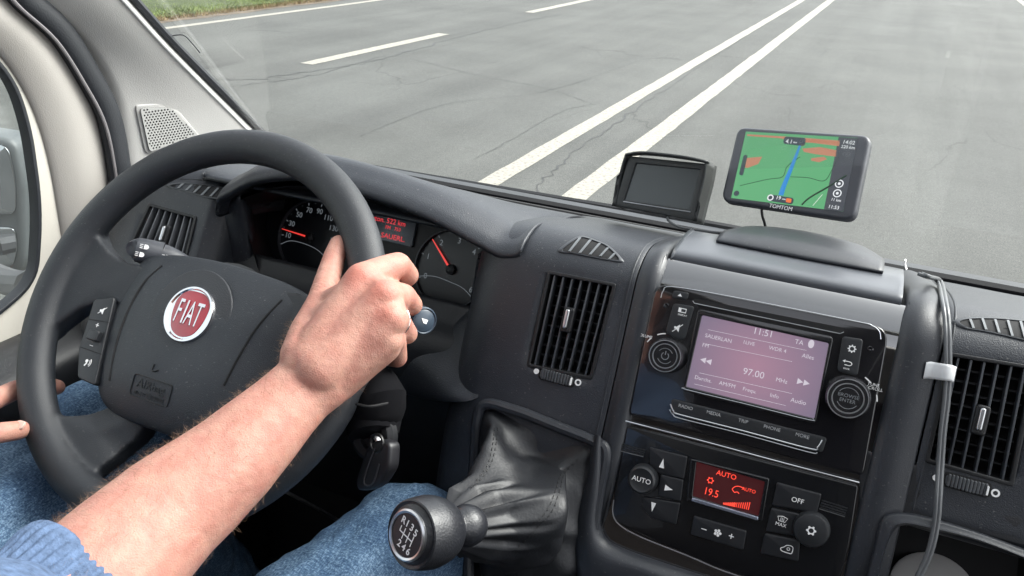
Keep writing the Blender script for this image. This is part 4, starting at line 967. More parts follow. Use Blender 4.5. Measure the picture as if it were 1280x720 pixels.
# cable with tape down the right column
cb = MB()
cpx = [(1150, 342, .006), (1160, 346, .009), (1171, 362, .008), (1178, 385, .006), (1182, 410, .005), (1184, 440, .004), (1184, 470, .004), (1182, 500, .005), (1177, 540, .006), (1174, 580, .007), (1173, 620, .008), (1170, 655, .008), (1162, 690, .008), (1148, 722, .008), (1138, 745, .01)]
def cabp(off): return [PR(x + off, y, l) if y < 600 else FACE.P(x + off, y, l + .004) for x, y, l in cpx]
cb.tube(cabp(-2.2), .0018, 10, 6).tube(cabp(2.2), .0018, 10, 6)
c_ = cb.build('power_cable', mat('pale_cable', (.085, .09, .096), .35)); tag(c_, 'twin grey-black power cable hanging down beside the right air vent', 'cable')
TAPE = mat('clear_tape', (.55, .56, .57), .5)
b = MB(); rows = []
for k_ in np.linspace(0, 1, 8):
    x = 1155 + 37 * k_; l = .0045 + .0050 * max(0, 1 - ((x - 1181) / 13)**2); y = 451 + 6 * k_ + (1.5 if k_ in (0, 1) else 0)
    rows.append([PR(x + 2, y, l), PR(x, y + 10, l + .0006), PR(x - 2, y + 21 - 2 * k_, l)])
t_ = b.sgrid(rows, 3, 3).build('tape', TAPE, solid=.0004, smooth=60); tag(t_, 'piece of pale sticky tape holding the cable to the column', 'tape')
b = MB(); b.tube([PR(1133, 336, .003), PR(1131, 330, .010), PR(1132, 325, .012)], .003, 8, 4, flat=.3); t_ = b.build('clip', mat('clip_white', (.65, .65, .65), .4)); tag(t_, 'tiny white clip standing on top of the right column', 'clip')

# cup in the cubby
cf = Frame(PD(1166, 738, .76), (-.05, -.45, .9))
cup = MB().lathe(cf, (0, 0), [(.030, -.08), (.036, -.012), (.0375, -.003), (.0365, .001), (.033, .0025), (.0, .0015)], 40).build('cup_lid', mat('cup_grey', (.50, .49, .48), .45, bump=.1), smooth=40)
tag(cup, 'round grey cup standing in the open cubby at the bottom right', 'cup')

# ---------------------------------------------------------------- steering wheel
TW = .711
WF = Frame((-.552, .514, -.365), (0, -math.cos(TW), math.sin(TW)))
wheel = thing('steering_wheel', 'dark grey steering wheel with round red badge at its hub', 'steering wheel', WF.o)
def evalmesh(mb, mods):
    me = bpy.data.meshes.new('t'); me.from_pydata(mb.v, [], mb.f); me.update()
    bm = bmesh.new(); bm.from_mesh(me); bmesh.ops.remove_doubles(bm, verts=bm.verts, dist=1e-7); bmesh.ops.recalc_face_normals(bm, faces=bm.faces); bm.to_mesh(me); bm.free()
    o = bpy.data.objects.new('t', me); col.objects.link(o)
    for kind, kw in mods:
        m = o.modifiers.new(kind, kind)
        for k, v in kw.items(): setattr(m, k, v)
    dg = bpy.context.evaluated_depsgraph_get(); m2 = bpy.data.meshes.new_from_object(o.evaluated_get(dg))
    out = MB(); out.v = [tuple(v.co) for v in m2.vertices]; out.f = [tuple(p.vertices) for p in m2.polygons]
    bpy.data.objects.remove(o); bpy.data.meshes.remove(me); bpy.data.meshes.remove(m2); return out
R0, r0 = .1820, .0178
b = MB(); ang = np.linspace(0, 2 * math.pi, 96, False)
rows = []
for a in ang:
    rows.append([WF.W((R0 + r0 * math.cos(k)) * math.cos(a), (R0 + r0 * math.cos(k)) * math.sin(a), r0 * .92 * math.sin(k)) for k in np.linspace(0, 2 * math.pi, 20, False)])
rows.append(rows[0]); b.grid(rows, True)
def spoke(mb, poly, d0s):
    """outline in (u,v) with its own depth per corner: top surface d, thickness .018"""
    n = len(poly); P = cr([np.array([*p, d]) for p, d in zip(poly, d0s)], 4, True); n = len(P)
    topv = [WF.W(p[0], p[1], p[2]) for p in P]; bot = [WF.W(p[0], p[1], p[2] - .022) for p in P]
    ct = sum(topv) / n; cb_ = sum(bot) / n
    mb.add(topv + bot + [ct, cb_], [(i, (i + 1) % n, 2 * n) for i in range(n)] + [(n + (i + 1) % n, n + i, 2 * n + 1) for i in range(n)] + [(i, n + i, n + (i + 1) % n, (i + 1) % n) for i in range(n)])
for s in (-1, 1):
    spoke(b, [(s * .172, .066), (s * .150, .050), (s * .120, .046 if s > 0 else .037), (s * .085, .050 if s > 0 else .036), (s * .06, .02), (s * .07, -.02), (s * .10, -.006), (s * .118, -.008), (s * .140, -.022), (s * .155, -.042), (s * .170, -.058), (s * .180, .0)], [.004, .002, -.003, -.005, -.008, -.010, -.006, -.005, -.001, .002, .004, .006])
    spoke(b, [(s * .118, -.130), (s * .098, -.122), (s * .078, -.112), (s * .05, -.09), (s * .02, -.09), (s * .022, -.118), (s * .030, -.135), (s * .034, -.150), (s * .048, -.170), (s * .085, -.165)], [.004, -.002, -.010, -.016, -.016, -.016, -.012, -.004, .004, .006])
rim = evalmesh(b, [('REMESH', dict(mode='VOXEL', voxel_size=.0022)), ('SMOOTH', dict(factor=.5, iterations=9))])
rim.build('rim', RIMM, wheel, smooth=0).data.shade_smooth()
# airbag pad
half = [(0, -.108), (.036, -.108), (.068, -.102), (.088, -.084), (.101, -.048), (.107, -.010), (.105, .020), (.096, .046), (.064, .057), (.030, .061), (0, .062)]
outl = [(x + (.014 if y > .0 and x > .05 else 0) * min(1, max(0, y) / .03), y) for x, y in half] + [(-x, y) for x, y in reversed(half[1:-1])]
O = [np.array(p) for p in cr(outl, 5, True)]
def padz(s): return -.010 + .016 * (1 - s**3.5)
b = MB(); rows = []
for s, z in [(1.0, -.055), (1.0, -.030), (1.005, -.016), (.995, -.0105), (.975, padz(.975)), (.93, padz(.93)), (.85, padz(.85)), (.7, padz(.7)), (.5, padz(.5)), (.3, padz(.3)), (.08, padz(.08))]:
    rows.append([WF.W(p[0] * s, (p[1] + .02) * s - .02, z) for p in O])
b.grid(rows, True).cap(rows[-1])
pad = b.build('airbag_cover', PADM, wheel, smooth=60)
def pads(u, v, lift=0):
    a = math.atan2(v + .02, u); best = min(O, key=lambda p: abs((math.atan2(p[1] + .02, p[0]) - a + math.pi) % (2 * math.pi) - math.pi)); s = min(1, math.hypot(u, v + .02) / math.hypot(best[0], best[1] + .02))
    return WF.W(u, v, padz(s) + lift)
for gp in ([(199, 330), (180, 352), (161, 384), (145, 425), (133, 475)], [(349, 373), (335, 392), (318, 415), (298, 448), (280, 482)]):
    MB().tube([pads(*WF.L(x, y, .002), .0002) for x, y in gp], .0011, 6, 8).build('groove', VOID, pad)
# badge
bc = WF.L(237, 393, .006)
MB().curve([circ(bc, .0455, 48, ry=.0455)], WF, .0030, .0046, .0015).build('badge_recess', mat('badge_dish', (.019, .021, .025), .55, bump=.4), wheel)
bg = MB().lathe(WF, bc, [(.0275, .004), (.0280, .0065), (.0268, .0085), (.0250, .0085), (.0238, .0068), (0, .0066)], 56).build('badge', CHROME, wheel, smooth=50)
sh_ = [(-.0165, .012), (-.010, .0195), (0, .0212), (.010, .0195), (.0165, .012), (.0172, .002), (.0150, -.009), (.0100, -.0175), (0, -.0212), (-.0100, -.0175), (-.0150, -.009), (-.0172, .002)]
sh_ = [(bc[0] + x * 1.15, bc[1] + y * 1.06) for x, y in sh_]
MB().curve([cr(sh_, 5, True)], WF, .0066, .0074, .0003).build('badge_shield', RED, bg)
b = MB()
for i, ch in enumerate('FIAT'):
    x = bc[0] + (-.0115, -.0042, .0025, .0115)[i]
    b.text(ch, WF, (x, bc[1]), .0330, .0074, .0005, sx=.42 if ch != 'I' else .55)
b.build('badge_lettering', mat('letter_chrome', (.75, .72, .74), .15, metal=1), bg, smooth=0)
# airbag lettering
al = np.array(WF.L(191, 489, .0))
pm = lambda a, b_, k: pads(a, b_, k)
b = MB(); b.text('AIRbag', WF, (al[0] - .001, al[1] + .0032), .0118, .0, .0002, map3=pm); b.text('NICHT ÖFFNEN', WF, (al[0] - .001, al[1] - .0060), .0052, .0, .0002, map3=pm)
rq = rnd([(al[0] - .0235, al[1] - .0095), (al[0] + .0235, al[1] - .0095), (al[0] + .0235, al[1] + .0105), (al[0] - .0235, al[1] + .0105)], .003)
b.tube([pads(x, y, .0004) for x, y in rq], .0005, 6, 0, True)
hx = WF.L(199, 463, .0); b.tube([pads(hx[0] + x, hx[1] + y, .0004) for x, y in [(-.003, .004), (-.003, -.002), (0, -.002), (.004, 0)]], .0006, 6, 3)
b.build('airbag_lettering', mat('embossed_dark', (.006, .007, .008), .4), pad, smooth=0)
# switches on the left spoke
sp_ = WF.Ls([(117, 374), (143, 371), (118, 482), (96, 472), (98, 435), (108, 404)], -.002)
swp = MB().curve([rnd(sp_, .004)], WF, -.016, -.002, .0015).build('switch_panel', BUTTON, wheel)
b = MB(); 
for a, e in [((111, 399), (136, 403)), ((101, 434), (127, 443))]: line(b, WF, WF.L(*a, -.0018), WF.L(*e, -.0018), .0007, -.0019)
b.build('panel_gap', VOID, swp, smooth=0)
r_ = WF.L(117, 419, .002); MB().curve([rnd(rect(r_, .013, .0105), .002)], WF, -.003, .004, .0015).build('rocker', BUTTON, swp)
b = MB(); b.text('+', WF, WF.L(121.5, 407, -.0018), .0085, -.0018); b.text('–', WF, WF.L(114.5, 431.5, -.0018), .0085, -.0018)
c = WF.L(128, 388.5, -.0018); b.curve([[(c[0] - .003, c[1] - .001), (c[0] - .001, c[1] - .001), (c[0] + .0018, c[1] - .0035), (c[0] + .0018, c[1] + .0035), (c[0] - .001, c[1] + .001), (c[0] - .003, c[1] + .001)]], WF, -.0018, -.0015)
line(b, WF, (c[0] - .0042, c[1] - .0036), (c[0] + .0042, c[1] + .0042), .0006, -.0018)
c = WF.L(110, 453, -.0018); b.curve([circ((c[0] - .002, c[1] + .001), .0017, 12)], WF, -.0018, -.0015); line(b, WF, (c[0] - .003, c[1] - .004), (c[0] - .001, c[1] - .0005), .0014, -.0018)
for i in (1, 2): b.curve([circ((c[0] - .001, c[1]), .002 + .0016 * i, 8, -.8, .8) + circ((c[0] - .001, c[1]), .0014 + .0016 * i, 8, .8, -.8)], WF, -.0018, -.0015)
b.build('switch_print', PRINT, swp, smooth=0)
# hub cover behind the pad, column shroud, stalks
colu = thing('steering_column', 'black steering column with ignition lock behind the wheel', 'steering column', WF.W(0, 0, -.15))
b = MB(); rows = []
for d, a_, h_ in [(-.045, .062, .050), (-.07, .075, .060), (-.13, .080, .066), (-.22, .075, .066)]:
    rows.append([WF.W(a_ * math.cos(t), h_ * math.sin(t) - .015 - (.0 if math.sin(t) > 0 else .012), d) for t in np.linspace(0, 2 * math.pi, 24, False)])
b.grid(rows, True).cap(rows[0]); b.build('shroud', BLACK, colu)
b = MB(); b.lathe(WF, (0, -.01), [(.055, -.052), (.075, -.04), (.078, -.03), (.070, -.02)], 32); b.build('hub_back', BLACK, wheel)
# ignition housing on the right side of the column
ig = Frame(PD(468, 545, .72), (-.1, -.86, .42))
b = MB(); b.tube([WF.W(.075, -.05, -.10), PD(462, 492, .735), PD(466, 520, .73), PD(467, 545, .72)], [.024, .026, .026, .022], 20, 6).build('ignition_housing', MATTE, colu)
MB().tube([PD(445, 505, .695), PD(462, 508, .690), PD(485, 504, .698)], .0012, 6, 6).build('shroud_seam', VOID, colu)
MB().lathe(ig, (0, 0), [(.022, -.004), (.022, .003), (.018, .006), (.012, .005), (.011, .001), (0, .001)], 28).build('lock_ring', BLACK, colu)
key = thing('ignition_key', 'black folding key hanging from the ignition lock', 'key', PD(474, 575, .71))
b = MB(); kf = Frame(PD(474, 578, .70), (-.25, -.85, .35))
b.curve([rnd(kf.Ls([(478, 548), (494, 553), (492, 585), (478, 606), (466, 613), (452, 612), (450, 600), (458, 575), (466, 556)]), .006)], kf, -.008, .006, .003); b.build('fob', mat('fob_black', (.006, .006, .008), .45), key)
MB().curve([circ(kf.L(477, 553), .0085, 24), circ(kf.L(477, 553), .006, 24)], kf, .004, .007, .001).build('key_ring', mat('ring_dark', (.05, .05, .05), .4, metal=1), key)
MB().tube([kf.P(476, 553, .0), kf.P(470, 545, .0), ig.W(0, 0, .0)], .0035, 8, 3, flat=.5).build('blade', SILVER, key)
MB().tube([kf.P(x, y, .0066) for x, y in [(469, 560), (461, 580), (455, 602), (461, 607), (468, 600), (474, 580)]], .0007, 6, 6).build('fob_trim', mat('fob_line', (.035, .035, .04), .4), key)
# stalks
def stalk(nm, label, pts, rs, endpx=None):
    t = thing(nm, label, 'stalk', pts[0]); return t
ls_ = thing('control_stalk', 'grey light and indicator stalk left of the wheel hub', 'control stalk', PD(200, 318, .80))
SF = mat('stalk_plastic', (.050, .053, .062), .42, bump=.2)
a_, e_ = PD(167, 312, .84), PD(240, 338, .86)
MB().tube([a_, PD(170, 312, .842), PD(187, 315.5, .846), PD(203, 319, .85)], [.006, .0120, .0132, .0132], 20, 5).build('twist_cap', SF, ls_)
MB().tube([PD(203, 319, .85), PD(215, 323, .853), PD(240, 334, .862), PD(275, 350, .875)], [.0118, .011, .0085, .008], 20, 5).build('arm', SF, ls_)
sfr = Frame(PD(190, 316, .832), -ray(190, 316), u=PD(203, 319, .80) - PD(187, 315.5, .80))
b = MB()
for (x, y, t_) in [(180, 308, '≡'), (176, 318, 'D')]:
    pass
def lampicon(b, x, y, k=1):
    c = sfr.L(x, y); b.curve([circ((c[0] + .003 * k, c[1]), .0024 * k, 14, -math.pi / 2, math.pi / 2)[::1] + [(c[0] + .001 * k, c[1] + .0024 * k), (c[0] + .001 * k, c[1] - .0024 * k)]], sfr, -.001, .0012)
    for i in (-1, 0, 1): line(b, sfr, (c[0] - .003 * k, c[1] + i * .0017 * k), (c[0] - .0002, c[1] + i * .0017 * k), .0006, .001)
lampicon(b, 179, 308); lampicon(b, 173, 317.5); lampicon(b, 206, 321); b.build('stalk_print', PRINT, ls_, smooth=0)
rs_ = thing('control_stalk', 'black stalk with round end button right of the hand', 'control stalk', PD(525, 400, .76))
A1, A2 = PD(470, 385, .79), PD(525, 400, .755)
MB().tube([PD(440, 380, .81), PD(490, 389, .785), PD(505, 394, .772), PD(524, 400, .757)], [.009, .0115, .0140, .0142], 20, 5).build('arm', DARK, rs_)
ef = Frame(PD(530, 401, .752), nrm(-ray(534, 400)) * .6 + nrm(A2 - A1) * .8)
bt_ = MB().lathe(ef, (0, 0), [(.0128, -.008), (.0128, .0), (.0115, .0015), (.0105, .0005), (.0095, .0012), (0, .0016)], 30).build('end_button', mat('stalk_button', (.03, .045, .065), .35), rs_)
b = MB(); b.curve([[(-.004, .002), (.003, .0015), (.002, -.0025), (-.001, -.002)]], ef, .0018, .0020); b.build('button_print', PRINT, bt_, smooth=0)

# ---------------------------------------------------------------- gear lever with boot
gear = thing('gear_lever', 'black gear lever with numbered round knob and creased leather boot', 'gear lever', FACE.P(670, 560, 0))
LEATHER = mat('boot_leather', (.0085, .0095, .012), .50, bump=.25, bscale=420, var=.12, vscale=30)
kA, kB = PD(589, 656, .597), PD(509, 669, .548)
KF = Frame(kA, kB - kA, u=(.9, .2, -.2))
kl = np.linalg.norm(kB - kA)
# orient u along the picture's slightly falling horizontal
KF = Frame(kA, kB - kA, u=PD(540, 690, .55) - PD(500, 675, .548))
prof = [(.004, -.006), (.008, -.005), (.0125, -.004), (.0150, .003), (.0145, .010), (.0115, .016), (.0105, .0185), (.0120, .0195), (.0140, .0215), (.0195, .028), (.0228, .036), (.0246, .045), (.0246, .052), (.0230, .060), (.0200, kl - .004), (.0165, kl - .001), (.015, kl - .0005)]
prof = [(r, h if h < .02 or h > kl - .005 else .0195 + (h - .0195) * (kl - .0235) / (.0635 - .0195)) for r, h in prof]
q_ = cr(prof, 3); MB().lathe(KF, (0, 0), [tuple(p) for p in q_], 48).build('knob', mat('knob_leather', (.009, .010, .013), .38, bump=.3, bscale=700, dust=.05), gear)
MB().lathe(KF, (0, 0), [(.0168, kl - .002), (.0172, kl + .0005), (.0160, kl + .0016), (.0146, kl + .0010), (.0143, kl - .0005)], 48).build('cap_ring', SILVER, gear)
cap = MB().lathe(KF, (0, 0), [(.0146, kl - .001), (.0144, kl + .0004), (0, kl + .0006)], 48).build('shift_cap', mat('cap_black', (.005, .005, .006), .45), gear)
b = MB(); z = kl + .0007
for s, x, y in [('R', -.0072, .0070), ('1', -.0030, .0070), ('3', .0018, .0070), ('5', .0065, .0060), ('2', -.0030, -.0082), ('4', .0018, -.0082), ('6', .0068, -.0082)]: b.text(s, KF, (x, y), .0068, z, .0001, off=.0001)
for x in (-.0028, .0018, .0064): b.fbox(KF, x - .00035, -.0045, x + .00035, .0035, z, z + .0002)
b.fbox(KF, -.0070, -.0009, .0064, -.0002, z + .0001, z + .0003); b.fbox(KF, -.0073, -.0005, -.0066, .0030, z, z + .0002)
b.build('shift_pattern', PRINT, cap, smooth=0)
# boot frame
BF = tilt(FACE.P(670, 545, .0), 30)
def fpts(L_, d): return [FACE.P(x, y, d) for x, y in L_]
frm = [(602, 508), (640, 512), (700, 535), (742, 552), (757, 566), (748, 620), (740, 680), (735, 740), (650, 760), (590, 740), (590, 640), (594, 560)]
MB().tube(fpts(frm, .006), .0055, 10, 5, True).build('boot_frame', FASCIA, gear)
rnd_b = [
 [(604, 513, .0), (640, 519, .0), (690, 538, .0), (736, 557, .0), (748, 575, .0), (742, 620, .0), (735, 680, .0), (720, 730, .0), (650, 745, .0), (604, 725, .0), (597, 640, .0), (598, 560, .0)],
 [(610, 520, .012), (640, 530, .004), (690, 552, .0), (730, 566, .004), (728, 590, .006), (722, 630, .012), (718, 680, .012), (706, 722, .012), (650, 732, .012), (608, 712, .014), (600, 630, .02), (603, 565, .02)],
 [(614, 536, .034), (632, 552, .022), (668, 572, .004), (700, 582, .012), (694, 598, .020), (698, 630, .026), (700, 672, .026), (690, 706, .026), (648, 716, .028), (606, 700, .030), (592, 630, .040), (600, 570, .042)],
 [(612, 556, .050), (640, 574, .042), (664, 588, .026), (704, 592, .024), (708, 618, .040), (706, 648, .048), (700, 680, .048), (680, 704, .046), (640, 714, .046), (602, 700, .048), (582, 640, .056), (594, 586, .058)],
 [(592, 590, .074), (624, 596, .068), (660, 604, .056), (694, 612, .054), (702, 636, .062), (694, 662, .066), (680, 684, .064), (656, 700, .062), (628, 706, .060), (600, 700, .062), (574, 660, .068), (574, 616, .076)],
 [(562, 618, .096), (582, 612, .094), (606, 618, .090), (626, 630, .087), (636, 648, .086), (636, 664, .086), (628, 680, .086), (614, 692, .086), (598, 698, .086), (582, 696, .088), (566, 680, .092), (558, 648, .096)],
]
rows = [[FACE.P(x, y, d) for x, y, d in r] for r in rnd_b]
R = [cr(r, 10, True) for r in rows]; nn = len(R[0]); C = [cr([r[j] for r in R], 7) for j in range(nn)]
G_ = [[C[j][i] for j in range(nn)] for i in range(len(C[0]))]
ctr = KF.W(0, 0, -.004); m_ = len(G_)
from mathutils import noise as mnoise
for i in range(m_):
    s = i / (m_ - 1)
    cc = sum(G_[i]) / nn
    for j in range(nn):
        p = G_[i][j]; dr = nrm(p - cc)
        w = .0042 * max(0, (s - .80) / .20) * math.sin(j * 2 * math.pi * 12 / nn + .8 * math.sin(j * .4))
        nz = .009 * math.sin(math.pi * min(1, s * 1.1)) * (.35 - abs(mnoise.noise(Vector(p * 21 + np.array([3.1, 0, 1])))) * 1.6) + .0012 * math.sin(math.pi * s) * mnoise.noise(Vector(p * 90))
        G_[i][j] = p + dr * (w + nz)
# neck ring gathers into the collar
G0 = G_[m_ - 1]
for rr_, h, am in ((.0235, .003, .13), (.0185, .001, .12), (.0150, -.002, .08), (.0130, -.004, .03)):
    ring = []
    for j in range(nn):
        p = G0[j] - KF.o; a = math.atan2(p @ KF.v, p @ KF.u); k2 = rr_ * (1 + am * math.sin(j * 2 * math.pi * 12 / nn + .8 * math.sin(j * .4))); ring.append(KF.W(k2 * math.cos(a), k2 * math.sin(a), h))
    G_.append(ring)
bt = MB().grid(G_, True); BBV = BVHTree.FromPolygons([Vector(v) for v in bt.v], bt.f)
boot = bt.build('boot', LEATHER, gear, smooth=60, solid=.0012)
b = MB()
for P_ in ([(622, 535), (620, 556), (614, 580), (600, 600), (586, 612)], [(618, 535), (616, 556), (610, 580), (596, 600)], [(722, 574), (706, 592), (700, 612), (690, 640), (668, 664), (648, 684)], [(716, 578), (701, 594), (695, 612), (684, 638), (662, 660)]):
    q = cr(P_, 7)
    for i in range(0, len(q) - 1, 2):
        h0 = BBV.ray_cast(Vector((0, 0, 0)), Vector(ray(*q[i]))); h1 = BBV.ray_cast(Vector((0, 0, 0)), Vector(ray(*q[i + 1])))
        if h0[0] is None or h1[0] is None: continue
        k0 = np.array(h0[0]) * .9988; k1 = np.array(h1[0]) * .9988
        if np.linalg.norm(k0 - k1) < .012: b.tube([k0, k1], .00038, 5, 0)
b.build('stitching', mat('stitch_thread', (.006, .006, .007), .6), boot, smooth=0)
for st_ in ([(598, 612), (612, 585), (622, 560), (620, 530)],):
    pass

# ---------------------------------------------------------------- driver
def skinmat():
    m = mat('skin', (.60, .33, .25), .55, sss=.25, spec=.3)
    n = m.node_tree.nodes; l = m.node_tree.links; p = n['Principled BSDF']; tc = n['Texture Coordinate']
    g = n.new('ShaderNodeNewGeometry')
    def ns(s, d, v=tc.outputs['Object']):
        z = n.new('ShaderNodeTexNoise'); z.inputs['Scale'].default_value = s; z.inputs['Detail'].default_value = d; l.new(v, z.inputs['Vector']); return z.outputs[0]
    def rg(x, a, b, c, d):
        r = n.new('ShaderNodeMapRange'); r.inputs[1].default_value = a; r.inputs[2].default_value = b; r.inputs[3].default_value = c; r.inputs[4].default_value = d; l.new(x, r.inputs[0]); return r.outputs[0]
    m1 = n.new('ShaderNodeMix'); m1.data_type = 'RGBA'; m1.inputs[6].default_value = (.385, .205, .158, 1); m1.inputs[7].default_value = (.35, .162, .127, 1)
    l.new(rg(ns(70, 6), .38, .62, 0, 1), m1.inputs[0])
    last = m1.outputs[2]
    spots = n.new('ShaderNodeTexNoise'); spots.inputs['Scale'].default_value = 260; l.new(tc.outputs['Object'], spots.inputs['Vector'])
    m3 = n.new('ShaderNodeMix'); m3.data_type = 'RGBA'; m3.inputs[7].default_value = (.46, .22, .16, 1); l.new(last, m3.inputs[6]); l.new(rg(spots.outputs[0], .66, .72, 0, .45), m3.inputs[0]); last = m3.outputs[2]
    for K, rad in SPOTS:
        d = n.new('ShaderNodeVectorMath'); d.operation = 'DISTANCE'; d.inputs[1].default_value = tuple(K); l.new(g.outputs['Position'], d.inputs[0])
        m2 = n.new('ShaderNodeMix'); m2.data_type = 'RGBA'; m2.inputs[7].default_value = (.36, .12, .09, 1); l.new(last, m2.inputs[6]); l.new(rg(d.outputs['Value'], rad * .3, rad, .75, 0), m2.inputs[0]); last = m2.outputs[2]
    l.new(last, p.inputs['Base Color'])
    b1 = n.new('ShaderNodeBump'); b1.inputs['Strength'].default_value = .55; b1.inputs['Distance'].default_value = .0012
    mp = n.new('ShaderNodeMapping'); mp.inputs['Scale'].default_value = (1, 1, 1); l.new(tc.outputs['Object'], mp.inputs[0])
    vo = n.new('ShaderNodeTexVoronoi'); vo.inputs['Scale'].default_value = 520; vo.feature = 'DISTANCE_TO_EDGE'; l.new(mp.outputs[0], vo.inputs['Vector'])
    ad = n.new('ShaderNodeMath'); ad.operation = 'MULTIPLY_ADD'; ad.inputs[1].default_value = .5; l.new(vo.outputs['Distance'], ad.inputs[0]); l.new(ns(170, 4), ad.inputs[2])
    l.new(ad.outputs[0], b1.inputs['Height']); l.new(b1.outputs[0], p.inputs['Normal'])
    return m
def capsule(mb, A, B, ra, rb, side=None, fa=1.0, fb=1.0, seg=16):
    """tapered limb piece; fa/fb flatten the cross-section across `side`"""
    A, B = np.array(A, float), np.array(B, float); t = B - A; L = np.linalg.norm(t); t = t / L
    s = np.array(side if side is not None else (0, 0, 1), float); s = s - t * (s @ t)
    if np.linalg.norm(s) < 1e-3: s = np.cross(t, [1, 0, 0.3])
    s = nrm(s); w = np.cross(t, s); rings = []
    for k in range(1, 6): a = -math.pi / 2 + k * math.pi / 12; rings.append((A + t * ra * math.sin(a) * .999, ra * math.cos(a), fa))
    rings.append((A, ra, fa)); rings.append((B, rb, fb))
    for k in range(1, 6): a = k * math.pi / 12; rings.append((B + t * rb * math.sin(a), rb * math.cos(a), fb))
    R = [[c + r * (s * math.cos(q) + w * math.sin(q) * f) for q in np.linspace(0, 2 * math.pi, seg, False)] for c, r, f in rings]
    mb.grid(R, True); mb.cap(R[0]); mb.cap(R[-1])
def chain(mb, pts, side=None, seg=16):
    for (p, r, *f), (q, s, *g) in zip(pts[:-1], pts[1:]): capsule(mb, p, q, r, s, side, f[0] if f else 1, g[0] if g else 1, seg)
def Wq(r, a, d): a = math.radians(a); return WF.W(r * math.cos(a), r * math.sin(a), d)
side = M @ np.array([.66, -.75, 0])
wrist = PD(393, 466, .668)
mcp = [WF.P(452, 349, .044), WF.P(480, 370, .044), WF.P(488, 399, .041), WF.P(482, 424, .036)]
pip = [WF.P(497, 332, .010), WF.P(503, 371, .006), WF.P(497, 401, .000), WF.P(493, 426, .0)]
dip = [Wq(.213, 26, -.018), Wq(.215, 18.5, -.020), Wq(.212, 11.5, -.023), Wq(.208, 5.2, -.022)]
tip = [Wq(.190, 26, -.030), Wq(.190, 18.5, -.032), Wq(.189, 11.5, -.033), Wq(.190, 5.2, -.030)]
rad = [(.0140, .0122, .0100, .0088), (.0140, .0124, .0102, .0088), (.0145, .0120, .0095, .0084), (.0140, .0108, .0088, .0078)]
SPOTS = [(mcp[0] - 0 * WF.n + WF.n * .010, .017), (mcp[1] + WF.n * .010, .016), (mcp[2] + WF.n * .010, .012), (PD(425, 300, .735), .014), (pip[0], .017), (pip[1], .017), (pip[2], .014)]
H = MB()
wsides = [PD(380, 458, .664), PD(392, 462, .662), PD(404, 472, .664), PD(414, 480, .668)]
for i in range(4):
    capsule(H, wsides[i], mcp[i], .0195 if i < 3 else .0175, rad[i][0], WF.n, .95, 1)
    chain(H, [(mcp[i], rad[i][0]), (pip[i], rad[i][1]), (dip[i], rad[i][2]), (tip[i], rad[i][3])])
for i in range(3):                                    # web of the palm between metacarpals, and the heel of the hand
    capsule(H, (wsides[i] + wsides[i + 1]) / 2 - WF.n * .004, (mcp[i] + mcp[i + 1]) / 2 * .86 + (wsides[i] + wsides[i + 1]) / 2 * .14 - WF.n * .003, .018, .0098)
capsule(H, PD(418, 474, .675), WF.P(476, 430, .030), .0205, .0175)
capsule(H, PD(400, 462, .660), (mcp[1] + mcp[2]) / 2 - WF.n * .004, .022, .0135)
capsule(H, PD(388, 452, .664), (mcp[0] + mcp[1]) / 2 - WF.n * .004, .020, .0130)
th = [(PD(378, 446, .668), .0185), (WF.P(388, 414, .040), .0170), (WF.P(402, 378, .030), .0132), (WF.P(412, 341, .012), .0112), (WF.P(418, 322, .006), .0102), (WF.P(424, 306, .003), .0090)]
chain(H, th)
capsule(H, WF.P(392, 408, .040), mcp[0] * .8 + wsides[0] * .2, .0135, .0105)       # skin between thumb and index
capsule(H, WF.P(402, 380, .030), mcp[0] * .9 + wsides[0] * .1, .0100, .0095)
for i in range(3): capsule(H, (mcp[i] + mcp[i + 1]) / 2 - WF.n * .004, ((mcp[i] + mcp[i + 1]) * .6 + (pip[i] + pip[i + 1]) * .4) / 2 - WF.n * .003, .0110, .0080)
fore = [(PD(400, 470, .668), .0290, .78), (PD(377, 488, .662), .0288, .76), (PD(357, 508, .655), .0302, .80), (PD(325, 540, .643), .0335, .84), (PD(288, 576, .63), .0372, .88), (PD(248, 610, .617), .0408, .9), (PD(208, 642, .604), .0438, .92), (PD(160, 688, .583), .0470, .94), (PD(100, 748, .555), .0490, .95), (PD(20, 815, .51), .046, 1)]
chain(H, fore, side, 28)
elb = fore[-1][0]
handm = evalmesh(H, [('REMESH', dict(mode='VOXEL', voxel_size=.0015)), ('SMOOTH', dict(factor=.5, iterations=14))])
# surface modelling: tendons, creases at the thumb and knuckles
Vh = np.array(handm.v)
def seg_d(P, a, b):
    ab = b - a; t = np.clip(((P - a) @ ab) / (ab @ ab), 0, 1); q = a + t[:, None] * ab; return np.linalg.norm(P - q, axis=1), t
bvh = BVHTree.FromPolygons([Vector(v) for v in handm.v], handm.f)
nr = np.zeros_like(Vh)
me_ = bpy.data.meshes.new('n'); me_.from_pydata(handm.v, [], handm.f); me_.update()
me_.vertices.foreach_get('normal', nf := np.zeros(len(Vh) * 3, dtype=np.float32)); nr = nf.reshape(-1, 3).astype(float); bpy.data.meshes.remove(me_)
if ((Vh - Vh.mean(0)) * nr).sum() < 0: nr = -nr
disp = np.zeros(len(Vh))
for i in range(4):
    d, t = seg_d(Vh, wsides[i] * .6 + mcp[i] * .4 + WF.n * .016, mcp[i] + WF.n * .012)
    disp += .00015 * np.exp(-(d / .0045)**2)
    d = np.linalg.norm(Vh - (mcp[i] + WF.n * .012), axis=1); disp += .0012 * np.exp(-(d / .010)**2)
